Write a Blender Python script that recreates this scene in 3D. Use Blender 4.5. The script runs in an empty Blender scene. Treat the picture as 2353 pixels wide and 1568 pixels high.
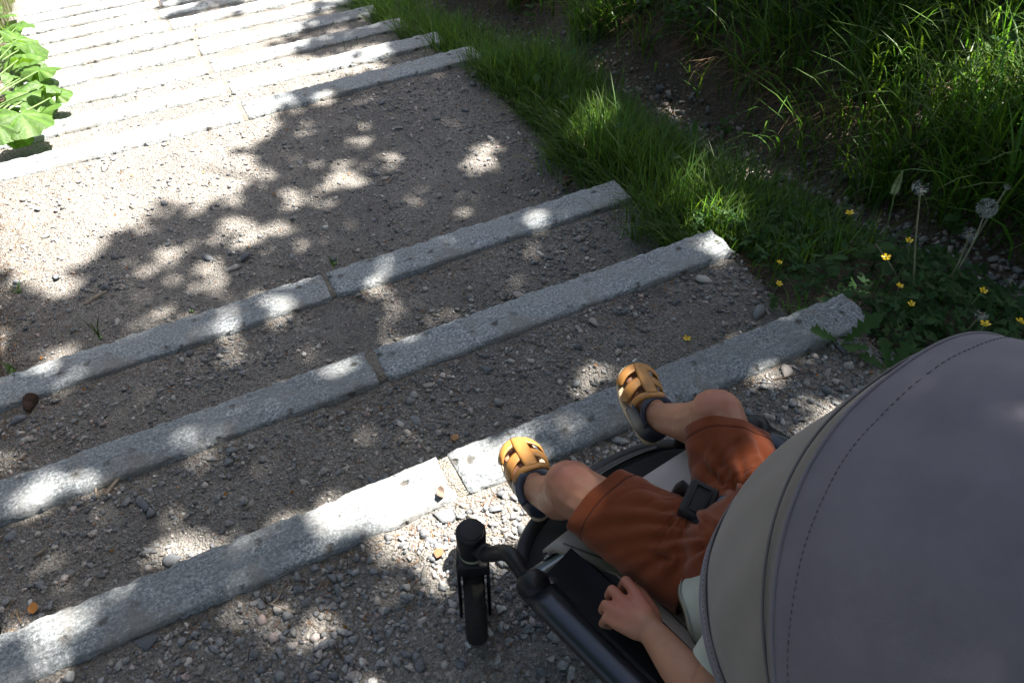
import bpy, bmesh, math, random
import numpy as np
from mathutils import Vector, Matrix, noise as mnoise

random.seed(7)
RNG = np.random.default_rng(7)
SC = bpy.context.scene
COL = SC.collection

# ------------------------------------------------------------------ camera
# world: X to the right along the stone steps, Y down the stairs, Z up; the top landing is z = 0
CAM_H = 1.55
PITCH, ROLL, YAW = math.radians(47.158), math.radians(0.177), math.radians(27.02)
_F = np.array([math.sin(YAW)*math.cos(PITCH), math.cos(YAW)*math.cos(PITCH), -math.sin(PITCH)])
_R0 = np.array([math.cos(YAW), -math.sin(YAW), 0.0])
_U0 = np.cross(_R0, _F)
_R = _R0*math.cos(ROLL) + _U0*math.sin(ROLL)
_U = np.cross(_R, _F)
CAM = np.array([0.0, 0.0, CAM_H])
PXW, PXH = 2352.0, 1567.7            # pixel frame used for measured positions
FPX = 30.0/36.0*PXW
cam_d = bpy.data.cameras.new('camera')
cam_d.lens = 30.0
cam_d.sensor_width = 36.0
cam_d.clip_start = 0.02
cam_d.clip_end = 500.0
cam = bpy.data.objects.new('camera', cam_d)
COL.objects.link(cam)
cam.matrix_world = Matrix(((_R[0], _U[0], -_F[0], 0), (_R[1], _U[1], -_F[1], 0), (_R[2], _U[2], -_F[2], CAM_H), (0, 0, 0, 1)))
SC.camera = cam

# ------------------------------------------------------------------ light
SUN_EL, SUN_AZ = math.radians(65.0), math.radians(86.0)      # azimuth from +Y towards +X
SUN = np.array([math.cos(SUN_EL)*math.sin(SUN_AZ), math.cos(SUN_EL)*math.cos(SUN_AZ), math.sin(SUN_EL)])
world = bpy.data.worlds.new('World')
SC.world = world
world.use_nodes = True
wn = world.node_tree
sky = wn.nodes.new('ShaderNodeTexSky')
sky.sky_type = 'NISHITA'
sky.sun_disc = False
sky.dust_density = 4.0
sky.air_density = 1.0
sky.ozone_density = 0.6
sky.sun_elevation = SUN_EL
sky.sun_rotation = SUN_AZ
bg = wn.nodes['Background']
bg.inputs['Strength'].default_value = 0.05
wn.links.new(sky.outputs['Color'], bg.inputs['Color'])
sun_d = bpy.data.lights.new('sun', 'SUN')
sun_d.energy = 5.0
sun_d.angle = math.radians(0.53)
sun_d.color = (1.0, 0.95, 0.87)
sun_o = bpy.data.objects.new('sun', sun_d)
COL.objects.link(sun_o)
sun_o.location = (6, 0, 12)
sun_o.rotation_euler = Vector(tuple(SUN)).to_track_quat('Z', 'Y').to_euler()
SC.view_settings.view_transform = 'Standard'
SC.view_settings.look = 'None'
SC.view_settings.exposure = 2.48
SC.view_settings.gamma = 1.0
SC.cycles.use_denoising = True
SC.cycles.max_bounces = 8
SC.cycles.transparent_max_bounces = 4
SC.cycles.sample_clamp_indirect = 8.0

# ------------------------------------------------------------------ helpers
def ray(px):
    return _F + (px[0]-PXW/2)/FPX*_R - (px[1]-PXH/2)/FPX*_U
def un(px, z):
    d = ray(px)
    return CAM + d*((z-CAM_H)/d[2])
def proj(P):
    q = np.asarray(P, float) - CAM
    z = q@_F
    z = np.where(np.abs(z) < 1e-6, 1e-6, z)
    return np.stack([PXW/2 + FPX*(q@_R)/z, PXH/2 - FPX*(q@_U)/z, z], -1)

def mk_mesh(name, V, F, cols=None):
    """V (n,3); F list of arrays each (m,k) of one polygon size"""
    if not isinstance(F, (list, tuple)):
        F = [F]
    me = bpy.data.meshes.new(name)
    V = np.asarray(V, np.float32)
    F = [np.asarray(f, np.int32) for f in F if len(f)]
    me.vertices.add(len(V))
    me.vertices.foreach_set('co', V.ravel())
    li = np.concatenate([f.ravel() for f in F])
    tot = np.concatenate([np.full(len(f), f.shape[1], np.int32) for f in F])
    st = np.concatenate([[0], np.cumsum(tot)[:-1]]).astype(np.int32)
    me.loops.add(len(li))
    me.loops.foreach_set('vertex_index', li)
    me.polygons.add(len(tot))
    me.polygons.foreach_set('loop_start', st)
    me.polygons.foreach_set('loop_total', tot)
    me.update(calc_edges=True)
    if cols is not None:
        a = me.color_attributes.new('tint', 'FLOAT_COLOR', 'POINT')
        c = np.ones((len(V), 4), np.float32)
        c[:, :3] = cols
        a.data.foreach_set('color', c.ravel())
    return me
def smooth(me, on=True):
    me.polygons.foreach_set('use_smooth', np.full(len(me.polygons), on))
    me.update()
    return me
def add(name, me, mat=None, parent=None, loc=None, label=None, cat=None, group=None, kind=None):
    o = bpy.data.objects.new(name, me)
    COL.objects.link(o)
    if mat is not None and me is not None and len(me.materials) == 0:
        me.materials.append(mat)
    if parent is not None:
        o.parent = parent
    if loc is not None:
        o.location = tuple(loc)
    tag(o, label, cat, group, kind)
    return o
def tag(o, label=None, cat=None, group=None, kind=None):
    for k, v in (('label', label), ('category', cat), ('group', group), ('kind', kind)):
        if v is not None:
            o[k] = v
    return o
def empty(name, loc, label=None, cat=None, group=None, rz=0.0):
    o = bpy.data.objects.new(name, None)
    COL.objects.link(o)
    o.empty_display_size = 0.05
    o.location = tuple(loc)
    o.rotation_euler = (0, 0, rz)
    return tag(o, label, cat, group)
def grid_faces(nu, nv, closed_v=False):
    i = np.arange(nu-1)[:, None]
    j = np.arange(nv if closed_v else nv-1)[None, :]
    j2 = (j+1) % nv
    return np.stack([i*nv+j, (i+1)*nv+j, (i+1)*nv+j2, i*nv+j2], -1).reshape(-1, 4)
def grid_mesh(name, P, closed_v=False, flip=False):
    nu, nv = P.shape[:2]
    F = grid_faces(nu, nv, closed_v)
    if flip:
        F = F[:, ::-1]
    return smooth(mk_mesh(name, P.reshape(-1, 3), F))
def frames(path):
    path = np.asarray(path, float)
    t = np.gradient(path, axis=0)
    t /= np.linalg.norm(t, axis=1)[:, None]
    n = np.zeros_like(t)
    a = np.array([0, 0, 1.0]) if abs(t[0][2]) < 0.9 else np.array([1.0, 0, 0])
    v = a - t[0]*(a@t[0])
    for i in range(len(t)):
        v = v - t[i]*(v@t[i])
        v /= np.linalg.norm(v)
        n[i] = v
    return path, t, n, np.cross(t, n)
def spline(pts, n):
    """Catmull-Rom through pts, n samples"""
    p = np.asarray(pts, float)
    p = np.vstack([2*p[0]-p[1], p, 2*p[-1]-p[-2]])
    m = len(p)-3
    out = []
    for u in np.linspace(0, m, n):
        k = min(int(u), m-1)
        s = u-k
        a, b, c, d = p[k], p[k+1], p[k+2], p[k+3]
        out.append(.5*((2*b)+(-a+c)*s+(2*a-5*b+4*c-d)*s*s+(-a+3*b-3*c+d)*s**3))
    return np.array(out)
def tube_arrays(path, rad, seg=12, oval=1.0, cap=True):
    path, t, n, b = frames(path)
    rad = np.broadcast_to(np.asarray(rad, float), (len(path),))
    th = np.linspace(0, 2*np.pi, seg, endpoint=False)
    V = path[:, None] + rad[:, None, None]*(np.cos(th)[None, :, None]*n[:, None] + oval*np.sin(th)[None, :, None]*b[:, None])
    m = len(path)
    V = V.reshape(-1, 3)
    F = [grid_faces(m, seg, True)]
    if cap:
        V = np.vstack([V, path[0], path[-1]])
        j = np.arange(seg)
        F.append(np.stack([np.full(seg, m*seg), j, (j+1) % seg], -1))
        F.append(np.stack([np.full(seg, m*seg+1), (m-1)*seg+(j+1) % seg, (m-1)*seg+j], -1))
    return V, F
def tube(name, path, rad, seg=12, oval=1.0, cap=True):
    V, F = tube_arrays(path, rad, seg, oval, cap)
    return smooth(mk_mesh(name, V, F))
def lathe(name, prof, axis0=(0, 0, 0), seg=32, rot=None):
    """profile [(r,z)...] around Z, optional rotation matrix, then offset"""
    prof = np.asarray(prof, float)
    th = np.linspace(0, 2*np.pi, seg, endpoint=False)
    V = np.stack([prof[:, 0][:, None]*np.cos(th), prof[:, 0][:, None]*np.sin(th), np.repeat(prof[:, 1][:, None], seg, 1)], -1)
    me_v = V.reshape(-1, 3)
    if rot is not None:
        me_v = me_v@np.asarray(rot).T
    return smooth(mk_mesh(name, me_v+np.asarray(axis0), grid_faces(len(prof), seg, True)))
def join_arrays(parts):
    Vs, Fs, off = [], {}, 0
    for V, F in parts:
        for f in (F if isinstance(F, (list, tuple)) else [F]):
            f = np.asarray(f)
            Fs.setdefault(f.shape[1], []).append(f+off)
        Vs.append(V)
        off += len(V)
    return np.vstack(Vs), [np.vstack(x) for x in Fs.values()]
def box_arrays(c, s, ax=None):
    s = np.asarray(s)/2
    k = np.array([[x, y, z] for x in (-1, 1) for y in (-1, 1) for z in (-1, 1)], float)*s
    if ax is not None:
        k = k@np.asarray(ax)
    F = np.array([[0, 1, 3, 2], [4, 6, 7, 5], [0, 4, 5, 1], [2, 3, 7, 6], [0, 2, 6, 4], [1, 5, 7, 3]])
    return k+np.asarray(c), F
def bevel_mesh(me, w=0.004, seg=2):
    bm = bmesh.new()
    bm.from_mesh(me)
    bmesh.ops.bevel(bm, geom=bm.edges[:]+bm.verts[:], offset=w, segments=seg, affect='EDGES', profile=.6)
    bm.to_mesh(me)
    bm.free()
    return smooth(me)
def vnoise(P, scale, seed=0):
    return np.array([mnoise.noise(Vector((p[0]*scale+seed, p[1]*scale+seed*1.7, p[2]*scale-seed))) for p in P])

# cheap vectorised 2-D value noise
_tab = RNG.random((256, 256))
def n2(x, y, s=1.0, seed=0):
    x = np.asarray(x)*s+seed*17.3
    y = np.asarray(y)*s+seed*31.7
    xi, yi = np.floor(x).astype(int), np.floor(y).astype(int)
    fx, fy = x-xi, y-yi
    fx, fy = fx*fx*(3-2*fx), fy*fy*(3-2*fy)
    g = lambda a, b: _tab[a % 256, b % 256]
    return ((g(xi, yi)*(1-fx)+g(xi+1, yi)*fx)*(1-fy)+(g(xi, yi+1)*(1-fx)+g(xi+1, yi+1)*fx)*fy)*2-1

# ------------------------------------------------------------------ materials
def new_mat(name):
    m = bpy.data.materials.new(name)
    m.use_nodes = True
    nt = m.node_tree
    return m, nt, nt.nodes['Principled BSDF']
def nd(nt, typ, **kw):
    n = nt.nodes.new(typ)
    for k, v in kw.items():
        if k in n.inputs:
            n.inputs[k].default_value = v
        else:
            setattr(n, k, v)
    return n
def ramp(nt, src, stops):
    r = nt.nodes.new('ShaderNodeValToRGB')
    e = r.color_ramp.elements
    while len(e) < len(stops):
        e.new(0.5)
    for i, (p, c) in enumerate(stops):
        e[i].position = p
        e[i].color = (*c, 1) if len(c) == 3 else c
    nt.links.new(src, r.inputs[0])
    return r.outputs[0]
def mix(nt, fac, a, b, mode='MIX'):
    m = nt.nodes.new('ShaderNodeMix')
    m.data_type = 'RGBA'
    m.blend_type = mode
    for s, v in ((0, fac), (6, a), (7, b)):
        if hasattr(v, 'is_linked'):
            nt.links.new(v, m.inputs[s])
        else:
            m.inputs[s].default_value = v if s == 0 else (*v, 1)
    return m.outputs[2]
def coords(nt):
    t = nt.nodes.new('ShaderNodeTexCoord')
    return t.outputs['Object']
def ntex(nt, scale, detail=4.0, rough=0.6, vec=None, dist=0.0):
    n = nd(nt, 'ShaderNodeTexNoise', Scale=scale, Detail=detail, Roughness=rough, Distortion=dist)
    nt.links.new(vec if vec is not None else coords(nt), n.inputs['Vector'])
    return n.outputs['Fac']
def vor(nt, scale, feature='F1', vec=None, out='Distance'):
    n = nd(nt, 'ShaderNodeTexVoronoi', Scale=scale)
    n.feature = feature
    nt.links.new(vec if vec is not None else coords(nt), n.inputs['Vector'])
    return n.outputs[out]
def bump(nt, bsdf, h, strength=0.5, dist=0.01):
    b = nd(nt, 'ShaderNodeBump', Strength=strength, Distance=dist)
    nt.links.new(h, b.inputs['Height'])
    nt.links.new(b.outputs['Normal'], bsdf.inputs['Normal'])
    return b

def granite():
    m, nt, b = new_mat('granite')
    oi = nt.nodes.new('ShaderNodeObjectInfo')
    co = coords(nt)
    sp = ntex(nt, 135, 6, .85, co)
    base = ramp(nt, sp, [(.38, (.045, .052, .058)), (.46, (.22, .246, .263)), (.53, (.345, .375, .394)), (.615, (.76, .78, .78))])
    bl = ntex(nt, 9, 5, .6, co)
    base = mix(nt, ramp(nt, bl, [(.38, (0, 0, 0)), (.66, (.75, .75, .75))]), base, (.33, .335, .33))
    base = mix(nt, ramp(nt, ntex(nt, 4.5, 6, .7, co, 1.5), [(.50, (0, 0, 0)), (.64, (.7, .7, .7))]), base, (.25, .23, .20))
    base = mix(nt, ramp(nt, ntex(nt, 13, 4, .7, co, 2.0), [(.60, (0, 0, 0)), (.68, (.5, .5, .5))]), base, (.52, .525, .52))
    dco = nt.nodes.new('ShaderNodeVectorMath')
    dco.operation = 'MULTIPLY_ADD'
    nx_ = nd(nt, 'ShaderNodeTexNoise', Scale=45.0, Detail=3.0)
    nt.links.new(co, nx_.inputs['Vector'])
    nt.links.new(nx_.outputs['Color'], dco.inputs[0])
    dco.inputs[1].default_value = (.022, .022, .022)
    nt.links.new(co, dco.inputs[2])
    pit = vor(nt, 24, vec=dco.outputs[0])
    pm = ramp(nt, pit, [(.12, (1, 1, 1)), (.30, (0, 0, 0))])
    gate = ramp(nt, ntex(nt, 15, 2, .5, co), [(.46, (0, 0, 0)), (.56, (.85, .85, .85))])
    pm2 = mix(nt, 1.0, pm, gate, 'MULTIPLY')
    base = mix(nt, pm2, base, (.10, .082, .06))
    tone = nd(nt, 'ShaderNodeMapRange')
    nt.links.new(oi.outputs['Random'], tone.inputs[0])
    tone.inputs[3].default_value = .85
    tone.inputs[4].default_value = 1.12
    hs = nt.nodes.new('ShaderNodeHueSaturation')
    nt.links.new(tone.outputs[0], hs.inputs['Value'])
    nt.links.new(base, hs.inputs['Color'])
    nt.links.new(hs.outputs[0], b.inputs['Base Color'])
    b.inputs['Roughness'].default_value = .82
    mm = nt.nodes.new('ShaderNodeMath')
    mm.operation = 'SUBTRACT'
    mp = nt.nodes.new('ShaderNodeMapping')
    mp.inputs['Scale'].default_value = (.45, 1, 1)
    nt.links.new(co, mp.inputs['Vector'])
    nt.links.new(ntex(nt, 85, 8, .75, mp.outputs[0], .6), mm.inputs[0])
    nt.links.new(pm2, mm.inputs[1])
    bump(nt, b, mm.outputs[0], 1.0, .016)
    return m
def soil_mat(name, c0, c1, c2, sc=90, bs=.9):
    m, nt, b = new_mat(name)
    co = coords(nt)
    a = ramp(nt, ntex(nt, sc, 8, .72, co), [(.28, c0), (.5, c1), (.72, c2)])
    a = mix(nt, ramp(nt, ntex(nt, 3.0, 5, .6, co), [(.40, (0, 0, 0)), (.68, (.6, .6, .6))]), a, tuple(.62*x for x in c1))
    nt.links.new(a, b.inputs['Base Color'])
    b.inputs['Roughness'].default_value = .95
    v = vor(nt, sc*1.6, vec=co)
    mm = nt.nodes.new('ShaderNodeMath')
    mm.operation = 'ADD'
    nt.links.new(v, mm.inputs[0])
    nt.links.new(ntex(nt, sc*.6, 6, .7, co), mm.inputs[1])
    bump(nt, b, mm.outputs[0], bs, .010)
    return m
def tint_mat(name, rough=.85, spec=.3, grain=None, transl=0.0, tcol=(1, 1, 1), gain=1.0):
    """colour from the 'tint' point attribute, with a fine grain"""
    m, nt, b = new_mat(name)
    at = nt.nodes.new('ShaderNodeAttribute')
    at.attribute_name = 'tint'
    c = at.outputs['Color']
    if grain:
        g = ramp(nt, ntex(nt, grain, 4, .7), [(.3, (.62, .62, .62)), (.7, (1.25, 1.25, 1.25))])
        c = mix(nt, 1.0, c, g, 'MULTIPLY')
    nt.links.new(c, b.inputs['Base Color'])
    b.inputs['Roughness'].default_value = rough
    b.inputs['Specular IOR Level'].default_value = spec
    if transl:
        tr = nt.nodes.new('ShaderNodeBsdfTranslucent')
        tc = mix(nt, 1.0, c, tcol, 'MULTIPLY')
        nt.links.new(tc, tr.inputs['Color'])
        ms = nt.nodes.new('ShaderNodeMixShader')
        ms.inputs[0].default_value = transl
        nt.links.new(b.outputs[0], ms.inputs[1])
        nt.links.new(tr.outputs[0], ms.inputs[2])
        nt.links.new(ms.outputs[0], nt.nodes['Material Output'].inputs['Surface'])
    return m
def stone_mat():
    m, nt, b = new_mat('loose_stone')
    oi = nt.nodes.new('ShaderNodeObjectInfo')
    c = ramp(nt, oi.outputs['Random'], [(0, (.11, .118, .13)), (.3, (.16, .168, .18)), (.55, (.215, .22, .225)), (.72, (.28, .26, .24)), (.88, (.36, .32, .29)), (1, (.44, .42, .39))])
    g = ramp(nt, ntex(nt, 160, 4, .7), [(.3, (.65, .65, .65)), (.7, (1.22, 1.22, 1.22))])
    nt.links.new(mix(nt, 1.0, c, g, 'MULTIPLY'), b.inputs['Base Color'])
    b.inputs['Roughness'].default_value = .8
    bump(nt, b, ntex(nt, 120, 5, .7), .5, .003)
    return m
def plain(name, col, rough=.5, metal=0.0, spec=.5, var=.0, sc=60, bmp=0.0, sheen=0.0):
    m, nt, b = new_mat(name)
    b.inputs['Base Color'].default_value = (*col, 1)
    b.inputs['Roughness'].default_value = rough
    b.inputs['Metallic'].default_value = metal
    b.inputs['Specular IOR Level'].default_value = spec
    if sheen:
        b.inputs['Sheen Weight'].default_value = sheen
    if var:
        f = ntex(nt, sc, 5, .65)
        c = ramp(nt, f, [(.3, tuple(x*(1-var) for x in col)), (.7, tuple(min(1, x*(1+var)) for x in col))])
        nt.links.new(c, b.inputs['Base Color'])
        if bmp:
            bump(nt, b, f, bmp, .002)
    return m
M = {}
M['granite'] = granite()
M['path'] = soil_mat('gravel_path', (.062, .055, .048), (.215, .197, .176), (.43, .40, .365), 110)
M['soil'] = soil_mat('soil', (.03, .023, .016), (.075, .056, .038), (.14, .11, .08), 60)
M['mortar'] = soil_mat('mortar', (.16, .14, .11), (.30, .265, .22), (.42, .38, .32), 160)
M['grit'] = tint_mat('grit', .85, .3, 170)
M['stone'] = stone_mat()
M['grass'] = tint_mat('grass_blade', .42, .45, None, .5, (1.5, 1.6, .55))
M['leaf'] = tint_mat('leaf', .62, .2, None, .42, (1.5, 1.6, .6))
M['litter'] = tint_mat('litter', .9, .2)
M['bark'] = plain('bark', (.10, .075, .055), .9, var=.5, sc=25, bmp=.8)

# ------------------------------------------------------------------ terrain
STEP_W = 0.12
SY = [.930, 1.416, 1.905, 3.285, 3.749, 4.215, 4.683]
SZ = [0, -.130, -.260, -.434, -.567, -.700, -.833]
for k in range(9):
    SY.append(SY[-1]+.467)
    SZ.append(SZ[-1]-.133)
GAP = .019
_ky, _kz = [-60, SY[0]], [-GAP, -GAP]
for i in range(len(SY)):
    nz = SZ[i+1] if i+1 < len(SZ) else SZ[i]-.133
    start = nz - GAP + (.035 if i == 2 else 0.0)
    _ky += [SY[i]+.02, SY[i]+STEP_W-.01]
    _kz += [SZ[i]-GAP, start]
    if i+1 < len(SY):
        _ky.append(SY[i+1])
        _kz.append(nz-GAP)
_ky += [SY[-1]+60]
_kz += [_kz[-1]-.4]
_ky, _kz = np.array(_ky), np.array(_kz)
def tread(y):
    return np.interp(y, _ky, _kz)
_by = np.array([-60, .55]+[y for y in SY]+[SY[-1]+60])
_bz = np.array([0, 0]+[z-.02 for z in SZ]+[SZ[-1]-3.0])
def base(y):
    return (np.interp(y-.25, _by, _bz)+np.interp(y, _by, _bz)+np.interp(y+.25, _by, _bz))/3
_ox = np.array([-60, -10, -2.5, -1.2, -.62, -.5, 1.45, 1.56, 1.80, 1.93, 2.05, 2.20, 2.34, 2.6, 3.3, 5, 9, 60])
_oz = np.array([-3, -1.2, -.25, -.10, -.05, -.06, -.07, -.05, -.07, -.13, -.17, -.15, -.02, .13, .42, 1.0, 1.9, 8.0])
def ground_z(x, y):
    x = np.asarray(x, float)
    y = np.asarray(y, float)
    sh = np.clip(-.07*(y-1.7), -.25, .12)
    w = np.clip((x-1.55)/.3, 0, 1)
    xx = x - sh*w
    z = base(y)+np.interp(xx, _ox, _oz)
    amp = np.clip(np.abs(x-.45)-1.05, .15, 1)
    return z + amp*(.035*n2(x, y, 2.1, 1)+.018*n2(x, y, 6.0, 2)) + .006*n2(x, y, 22, 3)
PX0, PX1 = -.66, 1.515
def path_edge(y):
    return PX1 + .02*n2(y, y*0+3.1, 3.0, 5) - .02, PX0+.05*n2(y, y*0+9.1, 2.0, 6)
def path_z(x, y):
    x = np.asarray(x, float)
    y = np.asarray(y, float)
    return tread(y)+.006*n2(x, y, 3, 7)+.005*n2(x, y, 11, 8)+.003*n2(x, y, 40, 9)-.02*np.clip((np.abs(x-.43)-.98)/.1, 0, 1)
def surf_z(x, y):
    x = np.asarray(x, float)
    y = np.asarray(y, float)
    return np.where((x > PX0) & (x < PX1-.01), np.maximum(path_z(x, y), ground_z(x, y)), ground_z(x, y))
def hit(px, lift=0.0):
    """where the ray through a pixel meets the ground"""
    d = ray(px)
    t = np.linspace(.9, 14, 2600)
    P = CAM+d*t[:, None]
    h = P[:, 2]-surf_z(P[:, 0], P[:, 1])-lift
    k = np.argmax(h < 0)
    return P[k]

def axis(lo, hi, fine_lo, fine_hi, fs, n=26):
    mid = np.arange(fine_lo, fine_hi, fs)
    a = fine_lo-np.geomspace(fs, fine_lo-lo, n)[::-1]
    b = fine_hi+np.geomspace(fs, hi-fine_hi, n)
    return np.concatenate([a, mid, b])
gx = axis(-45, 45, -1.4, 4.6, .035)
gy = axis(-40, 50, .1, 7.0, .035)
GX, GY = np.meshgrid(gx, gy, indexing='ij')
GZ = ground_z(GX, GY)
inside = (GX > PX0+.05) & (GX < PX1-.06)
GZ = np.where(inside, np.minimum(GZ, tread(GY)-.045), GZ)
ground = add('ground', grid_mesh('ground', np.stack([GX, GY, GZ], -1)), M['soil'], kind='structure')

px_ = np.linspace(0, 1, 165)
py_ = np.unique(np.concatenate([np.linspace(-3, .2, 60), np.arange(.2, 5.6, .013), np.arange(5.6, SY[-1]+1.5, .04)]))
U_, PY_ = np.meshgrid(px_, py_, indexing='ij')
e1, e0 = path_edge(PY_)
PXX = e0+(e1-e0)*U_
PZ_ = path_z(PXX, PY_)
edge = np.minimum(U_, 1-U_)
PZ_ = np.where(edge < .008, PZ_-.09, PZ_)
path = add('gravel_path', grid_mesh('gravel_path', np.stack([PXX, PY_, PZ_], -1)), M['path'], kind='structure')

# ------------------------------------------------------------------ granite steps
def block_mesh(L, W, Hh, seed):
    nx, ny, nz = max(8, int(L/.012)), 11, 7
    P, F, off = [], [], 0
    def face(o, a, b, na, nb):
        nonlocal off
        u = np.linspace(0, 1, na+1)[:, None, None]
        v = np.linspace(0, 1, nb+1)[None, :, None]
        P.append((np.asarray(o)+u*np.asarray(a)+v*np.asarray(b)).reshape(-1, 3))
        F.append(grid_faces(na+1, nb+1)+off)
        off += (na+1)*(nb+1)
    ex, ey, ez = np.array([L, 0, 0]), np.array([0, W, 0]), np.array([0, 0, -Hh])
    face((0, 0, 0), ex, ey, nx, ny)
    face((0, 0, 0), ez, ex, nz, nx)
    face((0, W, 0), ex, ez, nx, nz)
    face((0, 0, 0), ey, ez, ny, nz)
    face((L, 0, 0), ez, ey, nz, ny)
    V = np.vstack(P)
    # rounded, chipped arrises
    dx = np.minimum(V[:, 0], L-V[:, 0])
    dy = np.minimum(V[:, 1], W-V[:, 1])
    top = V[:, 2] > -.012
    chipx = np.array([mnoise.noise(Vector((a*9+seed, b*2, seed*3.1))) for a, b in zip(V[:, 0], np.sign(V[:, 1]-W/2))])
    chipf = np.array([mnoise.noise(Vector((a*42+seed, b*2, seed*1.1))) for a, b in zip(V[:, 0], np.sign(V[:, 1]-W/2))])
    low = vnoise(V, 7, seed)
    mid = vnoise(V, 26, seed+5)
    hi = vnoise(V, 70, seed+9)
    rad = .003+.006*np.clip(chipf, 0, 1)
    arr = np.clip(1-np.minimum(dx, dy)/(rad+.004), 0, 1)
    V2 = V.copy()
    V2[:, 2] += np.where(top, low*.002+mid*.0032+hi*.0020-arr**2*rad*.9, 0)
    side = dy < 1e-6
    sgn = np.where(V[:, 1] < W/2, 1.0, -1.0)
    push = (.0012*low+.0016*chipx+.0042*chipf+.003*hi+.003)*sgn
    V2[:, 1] += push*np.clip(1-dy/.03, 0, 1)
    ends = dx < .02
    V2[:, 0] += np.where(ends, .003*mid+.003*hi, 0)
    me = mk_mesh('stone_block', V2, np.vstack(F))
    bm = bmesh.new()
    bm.from_mesh(me)
    bmesh.ops.remove_doubles(bm, verts=bm.verts[:], dist=.0012)
    bm.to_mesh(me)
    bm.free()
    return smooth(me)
JX = [.36, .352, .366, .42, .436, .43, .44, .495, .40, .38, .45, .41, .39, .44, .4, .42]
XE = [1.508, 1.468, 1.435, 1.517, 1.522, 1.508, 1.50, 1.50, 1.49, 1.51, 1.5, 1.5, 1.5, 1.5, 1.5, 1.5]
XL = [-.70, -.66, -.68, -.66, -.62, -.52, -.46, -.46, -.44, -.5, -.5, -.5, -.5, -.5, -.5, -.5]
ROTS = [0, 0, .003, .003, -.0105, -.004, .002, .004, 0, .003, -.004, 0, 0, 0, 0, 0]
JW = [.027, .026, .016, .022, .02, .024, .022, .02, .02, .02, .02, .02, .02, .02, .02, .02]
STEP_LABEL = [
    'nearest granite step, under the sandalled feet, partly sunlit with a mortar joint',
    'second granite step from the stroller, with a wide gravel filled joint',
    'third granite step from the stroller, at the near end of the long landing',
    'first granite step beyond the long gravel landing, mostly white with sun',
    'second granite step beyond the long landing, shaded at its grassy right end',
    'third granite step beyond the landing, meeting the broad leaves on the left',
    'fourth granite step beyond the landing, half sun and half shade',
    'fifth granite step beyond the landing, fully sunlit across the upper left',
    'sixth granite step beyond the landing, a thin sunlit strip',
    'seventh granite step beyond the landing, with leaf shade near its middle',
    'eighth granite step beyond the landing, shaded near the top edge of the photo',
    'ninth granite step beyond the landing, in the upper left corner',
    'farthest granite step at the upper left corner of the photo']
NSTEP = 13
for i in range(NSTEP):
    st = empty('stone_step', (0, SY[i], SZ[i]), STEP_LABEL[i], 'stone step', 'granite steps of the stairway')
    st.rotation_euler.z = ROTS[i]
    for k, (a, b) in enumerate(((XL[i], JX[i]-JW[i]/2), (JX[i]+JW[i]/2, XE[i]))):
        dz = random.uniform(-.0012, .0008)
        add('stone_block', block_mesh(b-a, STEP_W, .21, 10*i+3*k+1.3), M['granite'], st, (a, 0, dz))
    V, F = box_arrays((0, 0, 0), (JW[i]+.02, STEP_W-.016, .19))
    gm = mk_mesh('joint_mortar', V, F)
    add('joint_mortar', gm, M['mortar'], st, (JX[i], STEP_W/2, -.007-.095))

# ------------------------------------------------------------------ gravel
def hull_proto(n, flat, seed, rounded=False):
    r = np.random.default_rng(seed)
    p = r.normal(size=(n, 3))
    p /= np.linalg.norm(p, axis=1)[:, None]
    if not rounded:
        p *= r.uniform(.75, 1.0, (n, 1))
    p *= np.array([1, r.uniform(.6, .9), flat])
    bm = bmesh.new()
    for q in p:
        bm.verts.new(q)
    g = bmesh.ops.convex_hull(bm, input=bm.verts[:])
    bmesh.ops.delete(bm, geom=[v for v in bm.verts if not v.link_faces], context='VERTS')
    bmesh.ops.triangulate(bm, faces=bm.faces[:])
    bm.verts.index_update()
    V = np.array([v.co[:] for v in bm.verts])
    F = np.array([[v.index for v in f.verts] for f in bm.faces])
    bm.free()
    return V, F
PROTO = [hull_proto(12, random.uniform(.45, .75), 100+k) for k in range(14)]
PROTO_S = [hull_proto(8, random.uniform(.5, .8), 200+k) for k in range(10)]
PROTO_R = [hull_proto(40, random.uniform(.5, .7), 300+k, True) for k in range(5)]
def rot_z_tilt(n, tilt):
    a = RNG.uniform(0, 2*np.pi, n)
    ux = RNG.normal(0, tilt, n)
    uy = RNG.normal(0, tilt, n)
    ca, sa = np.cos(a), np.sin(a)
    R = np.zeros((n, 3, 3))
    R[:, 0, 0] = ca; R[:, 0, 1] = -sa; R[:, 1, 0] = sa; R[:, 1, 1] = ca; R[:, 2, 2] = 1
    T = np.zeros((n, 3, 3))
    cx, sx, cy, sy = np.cos(ux), np.sin(ux), np.cos(uy), np.sin(uy)
    T[:, 0, 0] = cy; T[:, 0, 2] = sy; T[:, 1, 0] = sx*sy; T[:, 1, 1] = cx; T[:, 1, 2] = -sx*cy
    T[:, 2, 0] = -cx*sy; T[:, 2, 1] = sx; T[:, 2, 2] = cx*cy
    return np.einsum('nij,njk->nik', T, R)
PEB_COL = np.array([(.135, .138, .145), (.185, .187, .192), (.235, .233, .23), (.30, .29, .275), (.36, .33, .30), (.40, .35, .32), (.33, .26, .235), (.52, .50, .47), (.22, .20, .175)])
PEB_P = np.array([.20, .22, .18, .14, .09, .06, .04, .025, .09])
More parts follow.
